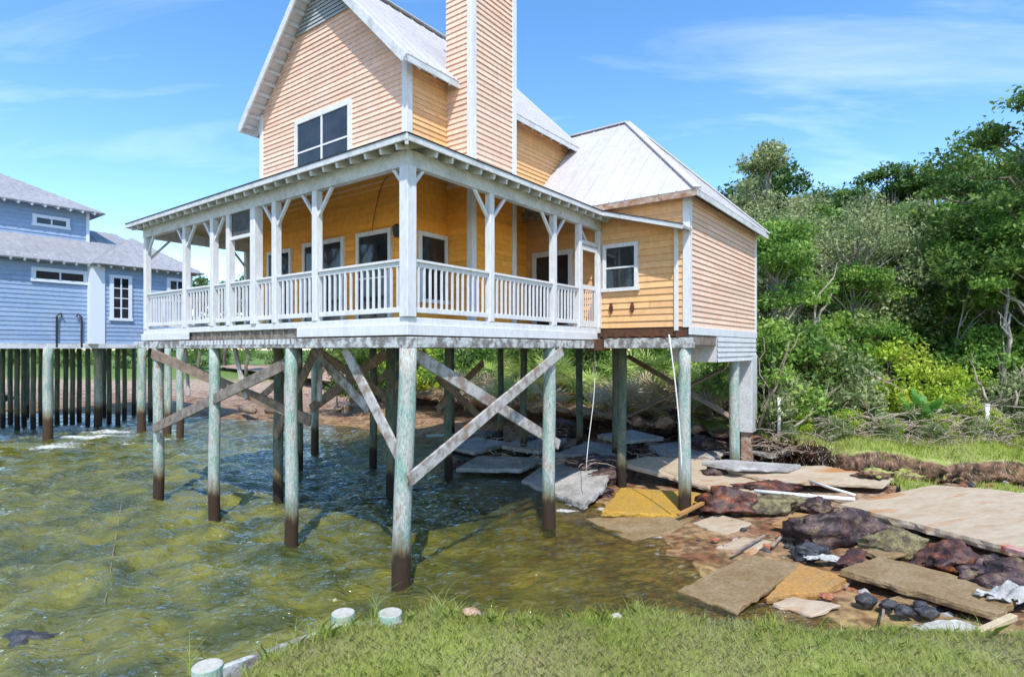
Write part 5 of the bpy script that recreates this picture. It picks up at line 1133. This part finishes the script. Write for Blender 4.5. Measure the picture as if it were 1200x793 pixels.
# reed-like weeds by the stubs
for (px, py, n_, hh, lab) in ((520, 722, 34, .42, 'arching green weed right of the stub pilings'), (440, 722, 8, .45, 'upright weed between two stub pilings'), (222, 790, 14, .42, 'weed tuft left of the lowest stub piling'), (345, 752, 9, .32, 'sparse weed stalks on the plank edge'), (760, 730, 26, .2, 'bushy tuft in the middle of the turf rim')):
    p = at(px, py, 1.27); rr5 = random.Random(px); pl = []
    for i in range(n_):
        a = rr5.uniform(0, 6.28); h_ = hh*rr5.uniform(.5, 1.1); bd = h_*rr5.uniform(.2, 1.0); bx_, by_ = rr5.gauss(0, .06 if n_ > 20 else .01), rr5.gauss(0, .04 if n_ > 20 else .008); d = Vector((math.cos(a), math.sin(a)*.6, 0)); s = Vector((-d.y, d.x, 0))*.004 if abs(d.y) > .3 else Vector((.004, 0, 0))
        for q in range(5):
            t0, t1 = q/5, (q+1)/5; f = lambda t: Vector((bx_, by_, 0))+d*bd*t*t+Vector((0, 0, h_*(t-.35*t*t))); pl.append([f(t0)-s*(1-t0*.7), f(t0)+s*(1-t0*.7), f(t1)+s*(1-t1*.7), f(t1)-s*(1-t1*.7)])
    me = fast_mesh('weed', np.array([[tuple(c) for c in q] for q in pl]), 4, L_['grassgreen']); o = bpy.data.objects.new('weed', me); link(o); o.location = p; tag(o, lab, 'weed', 'weeds on the turf rim')
# far bank grass
N = 60000; gx = r.uniform(8, 24, N); gy = r.uniform(12.5, 20.5, N); s0 = np.sign(sd_poly(np.array([12.0]), np.array([19.0]), FAR)[0]); ins = sd_poly(gx, gy, FAR)*s0; keep = (ins > -.1) & (r.random(N) < np.clip(.75+.4*vnoise(gx, gy, 1.5, 9), .15, 1)); gx, gy = gx[keep], gy[keep]
blades('grass', gx, gy, turf_z(gx, gy, np.full(len(gx), 1.27), [bank_far]), .14, .012, L_['grassgreen'], 5, 'bright green grass on top of the eroded right bank', .6)
N = 16000; gx = r.uniform(9.8, 20, N); gy = r.uniform(11, 15.6, N); E3 = [(9.2, 13.6), (9.9, 13.3), (10.8, 12.8), (12, 12.2), (14, 11.4), (18, 10.4)]; s0 = np.sign(sd_poly(np.array([13.0]), np.array([14.0]), E3)[0]); keep = (sd_poly(gx, gy, E3)*s0 > 0) & (sd_poly(gx, gy, FAR)*np.sign(sd_poly(np.array([12.0]), np.array([19.0]), FAR)[0]) < -.3); gx, gy = gx[keep], gy[keep]
blades('grass', gx, gy, turf_z(gx, gy, np.full(len(gx), .6), [bank_shelf]), .12, .01, L_['grassgreen'], 6, 'grass on the low shelf below the eroded bank', .6)
# roots and dry turf hanging over the eroded face
N = 1500; t = r.uniform(0, 1, N); P = [Vector(p) for p in FAR[5:13]]; ii = (t*(len(P)-1)).astype(int); fr_ = t*(len(P)-1)-ii; gx = np.array([P[i].lerp(P[i+1], f).x for i, f in zip(ii, fr_)]); gy = np.array([P[i].lerp(P[i+1], f).y for i, f in zip(ii, fr_)])-r.uniform(0, .6, N); gz_ = 1.25-r.uniform(0, .85, N)
blades('grass', gx, gy, gz_, .09, .006, L_['deadfrond'], 7, 'dry roots and turf hanging from the eroded bank face', 1.2)
